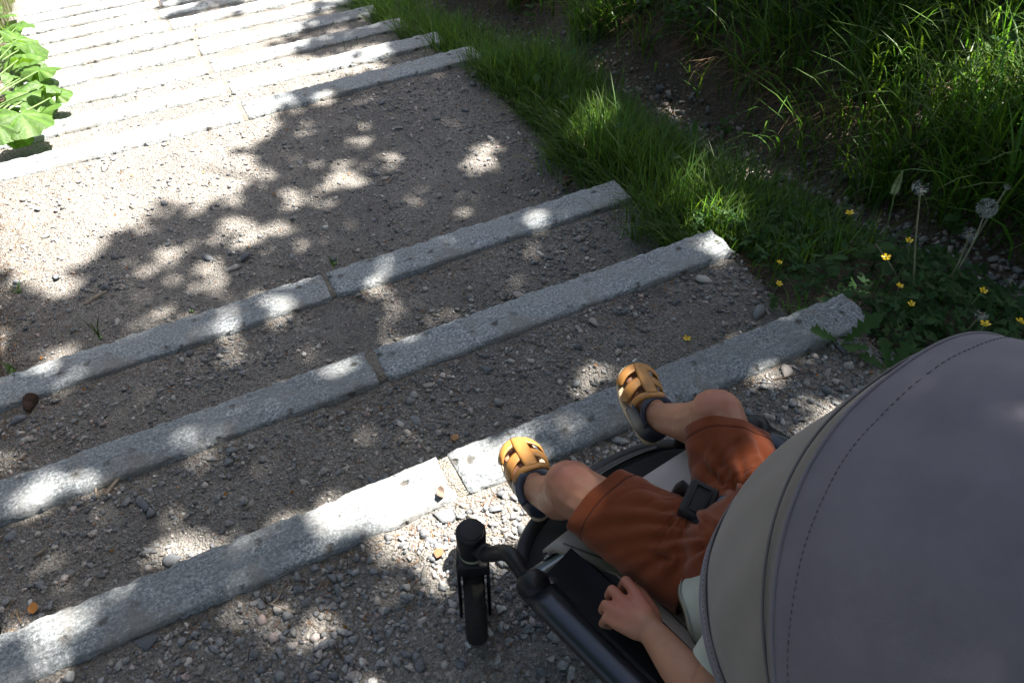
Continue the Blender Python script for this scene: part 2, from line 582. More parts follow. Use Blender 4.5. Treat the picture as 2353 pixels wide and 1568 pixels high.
def scatter_mesh(name, pos, size, protos, tilt=.35, sink=.35, cols=None):
    parts_V, parts_F, parts_C, off = [], [], [], 0
    n = len(pos)
    which = RNG.integers(0, len(protos), n)
    if cols is None:
        cols = PEB_COL[RNG.choice(len(PEB_COL), n, p=PEB_P/PEB_P.sum())]*RNG.uniform(.85, 1.15, (n, 1))
    R = rot_z_tilt(n, tilt)
    for k, (V, F) in enumerate(protos):
        s = np.where(which == k)[0]
        if not len(s):
            continue
        X = np.einsum('nij,vj->nvi', R[s], V)*size[s][:, None, None]
        hz = -X[:, :, 2].min(1)
        X[:, :, 2] += (hz*(1-2*sink))[:, None]
        X += pos[s][:, None]
        parts_V.append(X.reshape(-1, 3))
        parts_F.append((F[None]+(np.arange(len(s))*len(V))[:, None, None]+off).reshape(-1, 3))
        parts_C.append(np.repeat(cols[s], len(V), 0))
        off += len(s)*len(V)
    return mk_mesh(name, np.vstack(parts_V), np.vstack(parts_F), np.vstack(parts_C))
def path_points(n, y0, y1, x0=-.62, x1=1.5):
    x = RNG.uniform(x0, x1, n)
    y = RNG.uniform(y0, y1, n)
    ok = np.ones(n, bool)
    for i in range(len(SY)):
        ok &= ~((y > SY[i]-.010) & (y < SY[i]+STEP_W+.004) & (x > XL[i]) & (x < XE[i]))
    return x[ok], y[ok]
def coarse_w(x, y):
    """how much loose gravel lies here: most on the top landing and just below each step"""
    w = np.full(len(x), .25)
    w = np.where(y < SY[0], 1.0, w)
    for i in (0, 1):
        d = y-(SY[i]+STEP_W)
        dn = SY[i+1]-y
        w = np.where((d > 0) & (dn > 0), .52+.5*np.exp(-dn/.10)+.25*np.exp(-d/.1), w)
    d = y-(SY[2]+STEP_W)
    w = np.where((d > 0) & (y < SY[3]), .34+.22*np.exp(-np.abs(x-1.4)/.15)+.1*np.exp(-d/.15), w)
    w = np.where(y > SY[3], .25, w)
    return w*np.clip(.75+.6*n2(x, y, 4.5, 11)+.4*n2(x, y, 11, 12), .12, 1.6)
# fine grit
x, y = path_points(74000, .15, 4.3)
keep = RNG.random(len(x)) < np.where(y > 3.4, .35, np.where(y > 2.02, .62, 1.0))
x, y = x[keep], y[keep]
s = RNG.uniform(.0016, .0042, len(x))
fine = scatter_mesh('grit', np.stack([x, y, path_z(x, y)], -1), s, PROTO_S, .5, .3)
add('grit', fine, M['grit'], path, kind='stuff')
# medium stones
x, y = path_points(72000, .05, 4.3)
keep = RNG.random(len(x)) < coarse_w(x, y)
x, y = x[keep], y[keep]
s = .0034+.0062*RNG.power(.8, len(x))[::-1]**1.6*1.15
s = np.clip(RNG.lognormal(math.log(.0056), .45, len(x))*np.where(y < SY[0], 1.28, 1.0), .0028, .017)
med = scatter_mesh('gravel', np.stack([x, y, path_z(x, y)], -1), s, PROTO, .35, .32)
add('gravel', med, M['grit'], path, kind='stuff')
# the largest ones, each an object
BIG = []
for V, F in PROTO+PROTO[:2]:
    BIG.append(mk_mesh('pebble', V, F))
for me in BIG:
    me.materials.append(M['stone'])
def pebble(p, r, sx=1.0, flat=1.0, rz=None, parent=path, k=None):
    o = bpy.data.objects.new('pebble', BIG[k if k is not None else random.randrange(len(BIG))])
    COL.objects.link(o)
    o.parent = parent
    o.location = (p[0], p[1], p[2]+r*.22*flat)
    o.rotation_euler = (random.gauss(0, .18), random.gauss(0, .18), random.uniform(0, 6.28) if rz is None else rz)
    o.scale = (r*sx, r, r*flat)
    return o
x, y = path_points(2200, .3, 3.3, -.58, 1.48)
w = coarse_w(x, y)
o_ = RNG.permutation(np.where(RNG.random(len(x)) < w*.9)[0])[:264]
for i in o_:
    r = float(np.clip(RNG.lognormal(math.log(.0145), .30), .009, .028))
    if y[i] > 2.05:
        r *= 1.05
    pebble((x[i], y[i], float(path_z(x[i], y[i]))), r, random.uniform(.9, 1.35), random.uniform(.55, 1.0))
# a few that can be picked out in the photograph
for px, r, sx, k in (((880, 235), .030, 1.5, 2), ((690, 375), .022, 1.1, 4), ((660, 340), .018, 1.0, 1), ((575, 1160), .022, 1.5, 3), ((325, 1155), .024, 1.9, 6), ((300, 1100), .018, 1.2, 5),
                     ((205, 1130), .018, 1.2, 8), ((28, 1230), .022, 1.3, 9), ((325, 1480), .026, 1.7, 7), ((455, 888), .017, 1.0, 0), ((240, 660), .020, 1.2, 10), ((670, 590), .016, 1.8, 11),
                     ((955, 970), .020, 1.4, 12), ((1260, 860), .016, 1.1, 13), ((1330, 760), .018, 1.2, 15), ((985, 885), .019, 1.2, 15), ((700, 1110), .018, 1.3, 2), ((1365, 600), .018, 1.1, 3),
                     ((1330, 550), .020, 1.2, 4), ((1930, 800), .022, 1.4, 1), ((1900, 860), .018, 1.2, 6), ((1970, 900), .020, 1.3, 8), ((985, 1240), .022, 1.3, 5), ((1010, 1260), .018, 1.1, 14),
                     ((60, 1010), .018, 1.2, 9), ((190, 1010), .020, 1.5, 7), ((270, 740), .017, 1.3, 0), ((560, 1150), .017, 1.2, 12), ((400, 1190), .016, 1.2, 13), ((1000, 275), .020, 1.2, 15)):
    pebble(hit(px), r, sx, .7, None, path, k)

# ------------------------------------------------------------------ trees that shade the stairs (they stand outside the picture)
LIT_POLY = np.array([(-900, -500), (880, -500), (835, 0), (765, 32), (690, 70), (640, 108), (705, 128), (800, 120), (905, 104), (870, 160), (760, 205), (700, 250), (640, 300), (592, 350),
                     (612, 405), (560, 452), (470, 462), (430, 476), (352, 492), (300, 548), (190, 618), (112, 722), (55, 645), (-120, 600), (-900, 600)], float)
SHADE_IN = [(430, 18, 130, 22), (150, -60, 200, 40), (430, -80, 160, 40)]
LIT_SPOTS = [(1140, 330, 46, 24), (1110, 386, 52, 22), (785, 408, 36, 26), (905, 372, 22, 12), (700, 470, 30, 16), (548, 525, 60, 26), (690, 555, 26, 14), (880, 690, 50, 30), (1255, 553, 52, 20), (1300, 610, 36, 15),
             (1612, 562, 66, 40), (1450, 640, 26, 14), (925, 800, 50, 40), (640, 918, 48, 26), (735, 905, 26, 16), (1185, 958, 62, 18), (1060, 1048, 36, 14), (1740, 800, 60, 26), (420, 1254, 80, 40), (170, 1310, 40, 26),
             (40, 1500, 105, 66), (760, 1212, 120, 52), (900, 1165, 120, 50), (1060, 1120, 95, 60), (1130, 1200, 85, 66), (950, 1230, 85, 44), (1035, 1245, 75, 40), (1190, 1110, 70, 60),
             (640, 1395, 56, 30), (760, 1440, 62, 30), (560, 1290, 26, 14), (1850, 935, 75, 36), (1925, 985, 70, 40), (1780, 890, 44, 24), (1335, 100, 52, 46), (1395, 130, 36, 30), (1560, 262, 34, 22), (1345, 318, 40, 40),
             (1700, 385, 60, 20), (1790, 410, 40, 16), (1900, 470, 30, 18), (1560, 480, 28, 26), (1500, 470, 22, 18),
             (2210, 310, 130, 80), (2310, 320, 80, 100), (2020, 370, 60, 44), (2120, 380, 60, 30), (1930, 330, 40, 26), (2230, 205, 90, 46), (2310, 240, 70, 70), (1085, 1190, 130, 75), (1000, 1190, 90, 70), (1060, 1280, 100, 50), (2160, 290, 60, 40), (2290, 330, 60, 30), (1990, 270, 60, 32), (1900, 300, 30, 22), (2090, 420, 26, 12), (1330, 30, 26, 20), (2090, 150, 40, 30), (2330, 150, 40, 50),
             (705, 1010, 30, 16), (350, 1385, 34, 18), (2300, 620, 24, 16), (1870, 620, 16, 30), (660, 700, 22, 12), (250, 880, 26, 14), (1420, 820, 34, 16), (1060, 470, 30, 14), (470, 610, 28, 14), (1000, 610, 26, 12), (820, 330, 24, 12), (960, 430, 26, 14), (640, 440, 26, 12), (1040, 290, 24, 12), (380, 590, 24, 12), (1160, 640, 26, 12), (520, 760, 24, 12), (1000, 720, 26, 12), (130, 800, 24, 12), (430, 1060, 28, 14), (860, 960, 28, 14), (100, 1180, 28, 14), (560, 1180, 28, 14), (1330, 880, 28, 14)]
def in_poly(pt, poly):
    x, y = pt[:, 0], pt[:, 1]
    c = np.zeros(len(pt), bool)
    j = len(poly)-1
    for i in range(len(poly)):
        xi, yi = poly[i]
        xj, yj = poly[j]
        c ^= ((yi > y) != (yj > y)) & (x < (xj-xi)*(y-yi)/(yj-yi+1e-12)+xi)
        j = i
    return c
def sun_foot(P):
    """follow the sunlight from points P down to the ground"""
    z = np.full(len(P), -.3)
    for _ in range(6):
        q = P - SUN*((P[:, 2]-z)/SUN[2])[:, None]
        z = surf_z(q[:, 0], q[:, 1])
    return q
def light_gap(P, wide=True):
    g = sun_foot(P)
    p = proj(g)
    front = p[:, 2] > .3
    wob = 24*n2(g[:, 0], g[:, 1], 8, 21)+16*n2(g[:, 0], g[:, 1], 19, 22)
    wob2 = 18*n2(g[:, 0], g[:, 1], 10, 23)+12*n2(g[:, 0], g[:, 1], 23, 24)
    q = p[:, :2]+np.stack([wob, wob2], -1)
    lit = in_poly(q, LIT_POLY)
    for cx, cy, rx, ry in SHADE_IN:
        lit &= ~((((q[:, 0]-cx)/rx)**2+((q[:, 1]-cy)/ry)**2) < 1)
    for cx, cy, rx, ry in LIT_SPOTS:
        rx, ry = rx*1.22+8, ry*1.22+6
        lit |= (((q[:, 0]-cx)/rx)**2+((q[:, 1]-cy)/ry)**2) < 1
    lit &= front
    if not wide:
        return lit
    # behind and beside the camera: broken shade with its own gaps
    out = ~front | (p[:, 0] < -300) | (p[:, 1] > PXH+250) | (p[:, 0] > PXW+250)
    lit |= out & (n2(g[:, 0], g[:, 1], 1.6, 31) > .72)
    lit |= (g[:, 0] < -1.2) & (g[:, 1] > 1.5)
    return lit
LEAF_TREE = np.array([(0, 0, 0), (.42, .34, .06), (0, 1.0, 0), (-.42, .34, .06), (.24, .72, .02), (-.24, .72, .02)])
def leaf_cloud(name, pos, size, cols):
    n = len(pos)
    R = rot_z_tilt(n, .55)
    V = np.einsum('nij,vj->nvi', R, LEAF_TREE)*size[:, None, None]+pos[:, None]
    base_f = np.array([[0, 1, 4, 2], [0, 2, 5, 3]])
    F = (base_f[None]+(np.arange(n)*6)[:, None, None]).reshape(-1, 4)
    return mk_mesh(name, V.reshape(-1, 3), F, np.repeat(cols, 6, 0))
M['tree_leaf'] = tint_mat('tree_leaf', .55, .3, None, .25, (1.3, 1.4, .5))
def shade_tree(trunk, centre, rad, n, label, seed):
    r = np.random.default_rng(seed)
    tx, ty = trunk
    tz = float(ground_z(tx, ty))
    root = empty('tree', (tx, ty, tz), label, 'tree')
    top = np.array([centre[0], centre[1], centre[2]+rad[2]*.6])-np.array([tx, ty, tz])
    parts = [tube_arrays(spline([(0, 0, -.4), (.05, 0, 1.4), top*.6+[.15, .1, 0], top], 14), np.linspace(.20, .03, 14), 10)]
    for k in range(11):
        a = 2*math.pi*k/11+r.uniform(-.2, .2)
        st = top*(.35+.05*k)
        end = np.array(centre)-[tx, ty, tz]+np.array([max(math.cos(a), -.25)*rad[0]*.7, math.sin(a)*rad[1]*.7, r.uniform(-.4, .5)*rad[2]])
        parts.append(tube_arrays(spline([st, st*.45+end*.55+[0, 0, .35], end], 8), np.linspace(.055, .008, 8), 6))
    add('trunk', smooth(mk_mesh('trunk', *join_arrays(parts))), M['bark'], root)
    # clumpy crown, its gaps cut so sun patches land where listed
    d = r.normal(size=(n*3, 3))
    d /= np.linalg.norm(d, axis=1)[:, None]
    P = np.array(centre)+d*np.array(rad)*(r.random((n*3, 1))**.42)
    cl = .5*n2(P[:, 0], P[:, 1]+P[:, 2]*.7, 1.1, 41)+.5*n2(P[:, 0]-P[:, 2], P[:, 1], 2.3, 42)
    P = P[r.random(len(P)) < np.clip(.75+.7*cl, .25, 1)][:n]
    P = P[~light_gap(P)]
    s = r.uniform(.06, .105, len(P))
    c = np.array([.055, .10, .028])*r.uniform(.7, 1.35, (len(P), 1))
    add('crown', leaf_cloud('crown', P-np.array([tx, ty, tz]), s, c), M['tree_leaf'], root)
    return root
shade_tree((5.4, 1.0), (3.6, 1.0, 5.6), (3.6, 3.3, 1.35), 50000, 'broad leafy tree on the right bank outside the picture, shading the near steps', 1)
shade_tree((6.6, 5.2), (4.6, 4.2, 5.2), (3.4, 3.0, 1.3), 34000, 'broad leafy tree farther down the right bank, shading the grass', 2)
def ring_tree(trunk, h, rad, n, label, seed):  # unseen tree added to block skylight and darken the shade
    r = np.random.default_rng(seed)
    tx, ty = trunk
    tz = float(ground_z(tx, ty))
    root = empty('tree', (tx, ty, tz), label, 'tree', 'unseen trees added round the stairs to dim the skylight')
    parts = [tube_arrays(spline([(0, 0, -.4), (.06, .03, h*.4), (.0, .05, h)], 14), np.linspace(.22, .03, 14), 10)]
    for k in range(9):
        a = 2*math.pi*k/9+r.uniform(-.3, .3)
        st = np.array([.03, .03, h*(.35+.06*k)])
        parts.append(tube_arrays(spline([st, st+np.array([math.cos(a), math.sin(a), .35])*rad*.4, st+np.array([math.cos(a), math.sin(a), .3])*rad*.8], 7), np.linspace(.05, .008, 7), 6))
    add('trunk', smooth(mk_mesh('trunk', *join_arrays(parts))), M['bark'], root)
    d = r.normal(size=(n, 3))
    d /= np.linalg.norm(d, axis=1)[:, None]
    P = np.array([0, 0, h*.68])+d*np.array([rad, rad, h*.36])*(r.random((n, 1))**.4)
    cl = n2(P[:, 0]+tx, P[:, 1]+P[:, 2]*.7, .9, 45)
    P = P[r.random(n) < np.clip(.8+.8*cl, .2, 1)]
    P = P[~light_gap(P+np.array([tx, ty, tz]), False)]
    c = np.array([.05, .095, .028])*r.uniform(.7, 1.35, (len(P), 1))
    add('crown', leaf_cloud('crown', P, r.uniform(.14, .24, len(P)), c), M['tree_leaf'], root)
ring_tree((-4.2, -.6), 8.5, 2.6, 9000, 'leafy tree left of the top landing, added out of view to dim the sky', 11)
ring_tree((-5.0, 3.6), 9.5, 2.6, 9000, 'leafy tree left of the long landing, added out of view to dim the sky', 12)
ring_tree((-4.6, 8.4), 9.0, 2.6, 9000, 'leafy tree left of the lower steps, added out of view to dim the sky', 13)
ring_tree((-1.6, -5.2), 9.0, 2.8, 9000, 'leafy tree uphill and left of the stroller, added out of view to dim the sky', 14)
ring_tree((1.5, 16.0), 10.0, 3.2, 9000, 'leafy tree far down the stairs, added out of view to dim the sky', 15)
ring_tree((7.5, 10.5), 9.0, 3.0, 9000, 'leafy tree far down the right bank, added out of view to dim the sky', 16)
ring_tree((8.8, -1.5), 8.5, 2.8, 9000, 'leafy tree high on the right bank behind the stroller, added out of view to dim the sky', 17)
shade_tree((1.9, -4.6), (2.2, -2.6, 4.9), (3.2, 2.6, 1.2), 20000, 'leafy tree behind the stroller, uphill of the landing', 3)

# ------------------------------------------------------------------ grass and plants
def blades(name, pos, h, w, lean, droop, cols, dirs=None, seg=4):
    """curved tapering blades as one mesh; lean is the tip's sideways reach as a share of the height"""
    n = len(pos)
    a = RNG.uniform(0, 2*np.pi, n) if dirs is None else dirs
    d = np.stack([np.cos(a), np.sin(a), 0*a], -1)
    tw = a+np.pi/2+RNG.normal(0, .5, n)
    side = np.stack([np.cos(tw), np.sin(tw), 0*tw], -1)
    s = np.linspace(0, 1, seg+1)
    V = []
    for k, t in enumerate(s):
        c = pos+d*(h*lean*t**1.8)[:, None]+np.array([0, 0, 1.0])*(h*(t-droop*t**2.4))[:, None]
        wd = w*(1-t**2.2)*(.55+.45*min(1, t*4))
        if k == seg:
            V.append(c[:, None])
        else:
            V.append(np.stack([c-side*wd[:, None]/2, c+side*wd[:, None]/2], 1))
    V = np.concatenate(V, 1)
    m = 2*seg+1
    q = np.array([[2*k, 2*k+1, 2*k+3, 2*k+2] for k in range(seg-1)])
    t3 = np.array([[2*seg-2, 2*seg-1, 2*seg]])
    off = (np.arange(n)*m)[:, None, None]
    me = mk_mesh(name, V.reshape(-1, 3), [(q[None]+off).reshape(-1, 4), (t3[None]+off).reshape(-1, 3)], np.repeat(cols, m, 0))
    return smooth(me)
def gcol(n, base_c=(.045, .105, .022), var=.35):
    c = np.array(base_c)*RNG.uniform(1-var, 1+var, (n, 1))
    c[:, 0] *= RNG.uniform(.8, 1.35, n)
    return c
def on_ground(x, y, dz=-.01):
    return np.stack([x, y, surf_z(x, y)+dz], -1)
def clump_pts(n, x0, x1, y0, y1, nclump, spread):
    cx, cy = RNG.uniform(x0, x1, nclump), RNG.uniform(y0, y1, nclump)
    k = RNG.integers(0, nclump, n)
    return cx[k]+RNG.normal(0, spread, n), cy[k]+RNG.normal(0, spread, n)
# the strip of turf between the path and the ditch
x = np.concatenate([RNG.uniform(1.46, 2.03, 36000), RNG.uniform(1.5, 1.92, 9000)])
y = np.concatenate([RNG.uniform(1.25, 7.0, 36000), RNG.uniform(1.45, 6.5, 9000)])
sh = np.clip(-.07*(y-1.7), -.25, .12)
dens = np.clip(1.45-np.abs(x-(1.71+sh*.8))/.24, .08, 1)*np.clip((y-1.15)/.35, .1, 1)*np.clip(.75+.8*n2(x, y, 3.2, 51), .1, 1.2)
dens = np.where(x < 1.53, dens*.45, dens)
k = RNG.random(len(x)) < dens
x, y = x[k], y[k]
hh = RNG.uniform(.07, .30, len(x))*np.clip(.8+.5*n2(x, y, 2.5, 52), .5, 1.4)
add('verge_grass', blades('verge_grass', on_ground(x, y), hh, RNG.uniform(.0030, .0072, len(x)), RNG.uniform(.05, .85, len(x)), RNG.uniform(0, .25, len(x)), gcol(len(x), (.068, .135, .030), .5)), M['grass'],
    label='fine green grass growing between the steps and the gravel ditch', cat='grass', kind='stuff')
# blades that spill over the ends of the steps and the edge of the landing
x = np.concatenate([RNG.normal(1.50, .045, 2600), RNG.normal(1.46, .05, 1700), RNG.normal(1.51, .035, 1500)])
y = np.concatenate([RNG.uniform(3.1, 6.5, 2600), RNG.uniform(1.55, 2.45, 1700), RNG.uniform(2.4, 3.3, 1500)])
k = RNG.random(len(x)) < np.clip(.55+1.1*n2(x, y, 4.2, 57), .03, 1)
for i in range(len(SY)):
    k &= ~((y > SY[i]-.005) & (y < SY[i]+STEP_W+.005) & (x < XE[i]))
x, y = x[k], y[k]
add('edge_grass', blades('edge_grass', on_ground(x, y), RNG.uniform(.05, .20, len(x)), RNG.uniform(.0028, .0068, len(x)), RNG.uniform(.2, 1.1, len(x)), RNG.uniform(.05, .5, len(x)), gcol(len(x), (.065, .13, .030), .5), np.pi+RNG.normal(0, .9, len(x))), M['grass'],
    label='grass blades spilling over the right ends of the steps', cat='grass', kind='stuff')
# long grass on the bank
x = np.concatenate([RNG.uniform(2.17, 5.2, 28000), clump_pts(12000, 2.35, 4.2, .6, 5.5, 130, .06)[0]])
y = np.concatenate([RNG.uniform(.3, 7.0, 28000), RNG.uniform(.6, 5.5, 12000)])
xc, yc = clump_pts(24000, 2.18, 4.2, .6, 5.5, 170, .055)
x, y = np.concatenate([x, xc]), np.concatenate([y, yc])
sh = np.clip(-.07*(y-1.7), -.25, .12)
k = (x-sh > 2.19) & (RNG.random(len(x)) < np.clip(.8+.7*n2(x, y, 1.7, 53), .3, 1))
x, y = x[k], y[k]
hh = RNG.uniform(.16, .46, len(x))
dirs = np.where(RNG.random(len(x)) < .55, np.pi+RNG.normal(0, .9, len(x)), RNG.uniform(0, 2*np.pi, len(x)))
add('bank_grass', blades('bank_grass', on_ground(x, y), hh, RNG.uniform(.005, .0125, len(x)), RNG.uniform(.15, .95, len(x)), RNG.uniform(.1, .62, len(x)), gcol(len(x), (.068, .14, .024), .55), dirs, 5), M['grass'],
    label='long arching green grass covering the dark bank on the right', cat='grass', kind='stuff')
# last year's dead grass hanging over the edge of the ditch
y = RNG.uniform(.4, 6.5, 5000)
sh = np.clip(-.07*(y-1.7), -.25, .12)
x = 2.36+sh+np.abs(RNG.normal(0, .13, 5000))
k = RNG.random(len(x)) < np.clip(.55+.9*n2(x*.5, y, 2.4, 54), .08, 1)
x, y = x[k], y[k]
hh = RNG.uniform(.06, .20, len(x))
dirs = np.pi+RNG.normal(-.25, .45, len(x))
cc = np.array([.12, .078, .045])*RNG.uniform(.35, 1.5, (len(x), 1))
add('dry_grass', blades('dry_grass', on_ground(x, y, .01), hh, RNG.uniform(.0025, .006, len(x)), RNG.uniform(.8, 1.7, len(x)), RNG.uniform(.75, 1.5, len(x)), cc, dirs, 4), M['litter'],
    label='matted brown dead grass hanging over the edge of the ditch', cat='dry grass', kind='stuff')
# left verge
x = RNG.uniform(-2.6, -.60, 9000)
y = RNG.uniform(1.6, 9.5, 9000)
k = RNG.random(len(x)) < np.clip(.7+.8*n2(x, y, 2.2, 55), .1, 1)*np.clip((y-1.4)/1.5, .12, 1)
x, y = x[k], y[k]
hh = RNG.uniform(.08, .34, len(x))
add('left_verge_grass', blades('left_verge_grass', on_ground(x, y), hh, RNG.uniform(.003, .007, len(x)), RNG.uniform(.05, .7, len(x)), RNG.uniform(0, .35, len(x)), gcol(len(x), (.07, .13, .025))), M['grass'],
    label='sunlit tall grass along the left edge of the stairs', cat='grass', kind='stuff')
# stones lying in the ditch
y = RNG.uniform(.4, 6.5, 7000)
sh = np.clip(-.07*(y-1.7), -.25, .12)
x = 2.07+sh+RNG.normal(0, .115, 7000)
k = np.abs(x-2.07-sh) < .24
x, y = x[k], y[k]
s = np.clip(RNG.lognormal(math.log(.0105), .5, len(x)), .004, .03)
add('ditch_gravel', scatter_mesh('ditch_gravel', on_ground(x, y, 0), s, PROTO, .4, .3, PEB_COL[RNG.integers(0, 7, len(x))]*RNG.uniform(.55, .9, (len(x), 1))), M['grit'],
    label='grey gravel lying in the drainage ditch beside the stairs', cat='gravel', kind='stuff')

# leaf outlines -------------------------------------------------------------
def leaf_fan(outline, cup=.12):
    """a leaf from its half outline [(x,y)...], base at 0, tip at y=1, with a folded midrib"""
    o = np.array(outline)
    mid = np.stack([0*o[:, 0], o[:, 1], 0*o[:, 0]], -1)
    r_ = np.stack([o[:, 0], o[:, 1], cup*np.abs(o[:, 0])], -1)
    l_ = np.stack([-o[:, 0], o[:, 1], cup*np.abs(o[:, 0])], -1)
    n = len(o)
    V = np.vstack([mid, r_, l_])
    V[:, 2] -= .18*(V[:, 1]-.4)**2
    F = []
    for i in range(n-1):
        F.append((i, n+i, n+i+1, i+1))
        F.append((i, i+1, 2*n+i+1, 2*n+i))
    return V, np.array(F)
LF_OVAL = leaf_fan([(.0, 0), (.16, .15), (.25, .38), (.22, .65), (.10, .88), (0, 1)])
LF_DANDE = leaf_fan([(.02, 0), (.04, .15), (.10, .24), (.03, .28), (.14, .40), (.05, .44), (.18, .58), (.07, .62), (.19, .78), (.10, .84), (.10, .93), (0, 1)], .3)
def lobed():
    P = [(0, 0)]
    for k in range(3):
        a = math.radians(-62+62*k)
        for da, r in ((-.36, .45), (-.22, .80), (-.10, .74), (0, 1.0), (.10, .74), (.22, .80), (.36, .45)):
            P.append((math.sin(a+da)*r, .25+math.cos(a+da)*r*.8))
    P = np.array(P)
    V = np.stack([P[:, 0], P[:, 1], .10*np.abs(P[:, 0])], -1)
    n = len(P)
    F = np.array([(0, i, i+1) for i in range(1, n-1)])
    return V, F
LF_LOBE = lobed()
LF_BIG = None
def leaf_set(name, leaf, pos, size, az, tilt, cols, width=None):
    """many leaves of one outline as one mesh: az is the pointing direction, tilt its rise"""
    V, F = leaf
    n = len(pos)
    width = np.ones(n) if width is None else width
    yv = np.stack([np.cos(az)*np.cos(tilt), np.sin(az)*np.cos(tilt), np.sin(tilt)], -1)
    xv = np.stack([np.sin(az), -np.cos(az), 0*az], -1)
    roll = RNG.normal(0, .35, n)
    zv = np.cross(xv, yv)
    xr = xv*np.cos(roll)[:, None]+zv*np.sin(roll)[:, None]
    zr = np.cross(xr, yv)
    X = (V[None, :, 0, None]*xr[:, None]*width[:, None, None]+V[None, :, 1, None]*yv[:, None]+V[None, :, 2, None]*zr[:, None])*size[:, None, None]+pos[:, None]
    FF = (F[None]+(np.arange(n)*len(V))[:, None, None]).reshape(-1, F.shape[1])
    return mk_mesh(name, X.reshape(-1, 3), FF, np.repeat(cols, len(V), 0))
# creeping buttercup and other low leaves round the right end of the nearest step
x = np.concatenate([RNG.uniform(1.48, 2.05, 3200), RNG.normal(1.66, .10, 900)])
y = np.concatenate([RNG.uniform(.45, 1.75, 3200), RNG.normal(1.10, .18, 900)])
k = RNG.random(len(x)) < np.clip(.85+.8*n2(x, y, 4, 61), .15, 1)*np.clip((x-1.46)/.08, 0, 1)
x, y = x[k], y[k]
n = len(x)
add('ground_cover', leaf_set('ground_cover', LF_LOBE, on_ground(x, y, 0)+np.stack([0*x, 0*x, RNG.uniform(.015, .09, n)], -1), RNG.uniform(.014, .030, n), RNG.uniform(0, 6.28, n), RNG.normal(.1, .3, n), gcol(n, (.035, .085, .026))), M['leaf'],
    label='low dark green lobed leaves spreading past the end of the nearest step', cat='ground cover', kind='stuff')
# mixed small leaves among the bank grass
x = np.concatenate([RNG.uniform(2.3, 4.6, 5200), RNG.uniform(1.5, 1.95, 40)])
y = np.concatenate([RNG.uniform(.8, 6.0, 5200), RNG.uniform(1.8, 6.0, 40)])
k = RNG.random(len(x)) < np.clip(.35+1.1*n2(x, y, 1.9, 62), .02, 1)
x, y = x[k], y[k]
n = len(x)
add('bank_leaves', leaf_set('bank_leaves', LF_OVAL, on_ground(x, y, 0)+np.stack([0*x, 0*x, RNG.uniform(.02, .24, n)], -1), RNG.uniform(.02, .055, n), RNG.uniform(0, 6.28, n), RNG.normal(.15, .4, n), gcol(n, (.035, .085, .022)), RNG.uniform(.8, 1.5, n)), M['leaf'],
    label='small mixed weed leaves among the grass of the bank', cat='weeds', kind='stuff')

M['stem'] = plain('green_stem', (.10, .16, .05), .5, var=.3)
M['stem_red'] = plain('pale_stem', (.17, .17, .09), .5, var=.3)
M['petal'] = plain('yellow_petal', (.80, .52, .01), .25, var=.15)
M['pale'] = plain('seed_fluff', (.36, .38, .35), .8)
M['seed'] = plain('seed', (.14, .10, .06), .8)
M['leafp'] = plain('weed_leaf', (.036, .085, .022), .65, spec=.2, var=.35, sc=40)
def leafp_translucent(m, c):
    nt = m.node_tree
    b = nt.nodes['Principled BSDF']
    tr = nt.nodes.new('ShaderNodeBsdfTranslucent')
    tr.inputs['Color'].default_value = (*c, 1)
    ms = nt.nodes.new('ShaderNodeMixShader')
    ms.inputs[0].default_value = .4
    nt.links.new(b.outputs[0], ms.inputs[1])
    nt.links.new(tr.outputs[0], ms.inputs[2])
    nt.links.new(ms.outputs[0], nt.nodes['Material Output'].inputs['Surface'])
leafp_translucent(M['leafp'], (.09, .20, .02))
def one_leaf(leaf, size, az, tilt, width=1.0, name='leaf', sub=False):
    V, F = leaf
    V = V.copy()
    yv = np.array([math.cos(az)*math.cos(tilt), math.sin(az)*math.cos(tilt), math.sin(tilt)])
    xv = np.array([math.sin(az), -math.cos(az), 0])
    zv = np.cross(xv, yv)
    X = (V[:, :1]*width*xv+V[:, 1:2]*yv+V[:, 2:]*zv)*size
    return smooth(mk_mesh(name, X, F))
def stem_to(root_xyz, top_xyz, bend, r0, r1, n=10):
    a = np.zeros(3)
    b = np.asarray(top_xyz)-np.asarray(root_xyz)
    mid = b*.55+np.array([bend[0], bend[1], 0])
    return spline([a, mid, b], n), np.linspace(r0, r1, n)
def flower_mesh(r, tilt_seed):
    rr = random.Random(tilt_seed)
    V, F = [], []
    for k in range(5):
        a = 2*math.pi*k/5+rr.uniform(-.1, .1)
        c, s = math.cos(a), math.sin(a)
        o = len(V)
        for (u, v, z) in ((0, 0, 0), (.45, -.26, .10), (.45, .26, .10), (.85, -.34, .34), (.85, .34, .34), (1.05, 0, .42), (.5, 0, .06)):
            V.append(((u*c-v*s)*r, (u*s+v*c)*r, z*r))
        F += [(o, o+1, o+6), (o, o+6, o+2), (o+1, o+3, o+6), (o+2, o+6, o+4), (o+3, o+5, o+6), (o+6, o+5, o+4)]
    return smooth(mk_mesh('flower', np.array(V), np.array(F)))
def disc_mesh(r):
    return lathe('flower_centre', [(0.0, .45*r), (.22*r, .36*r), (.30*r, .15*r), (.2*r, 0), (0, 0)], seg=10)
M['centre'] = plain('flower_centre', (.45, .40, .02), .7)
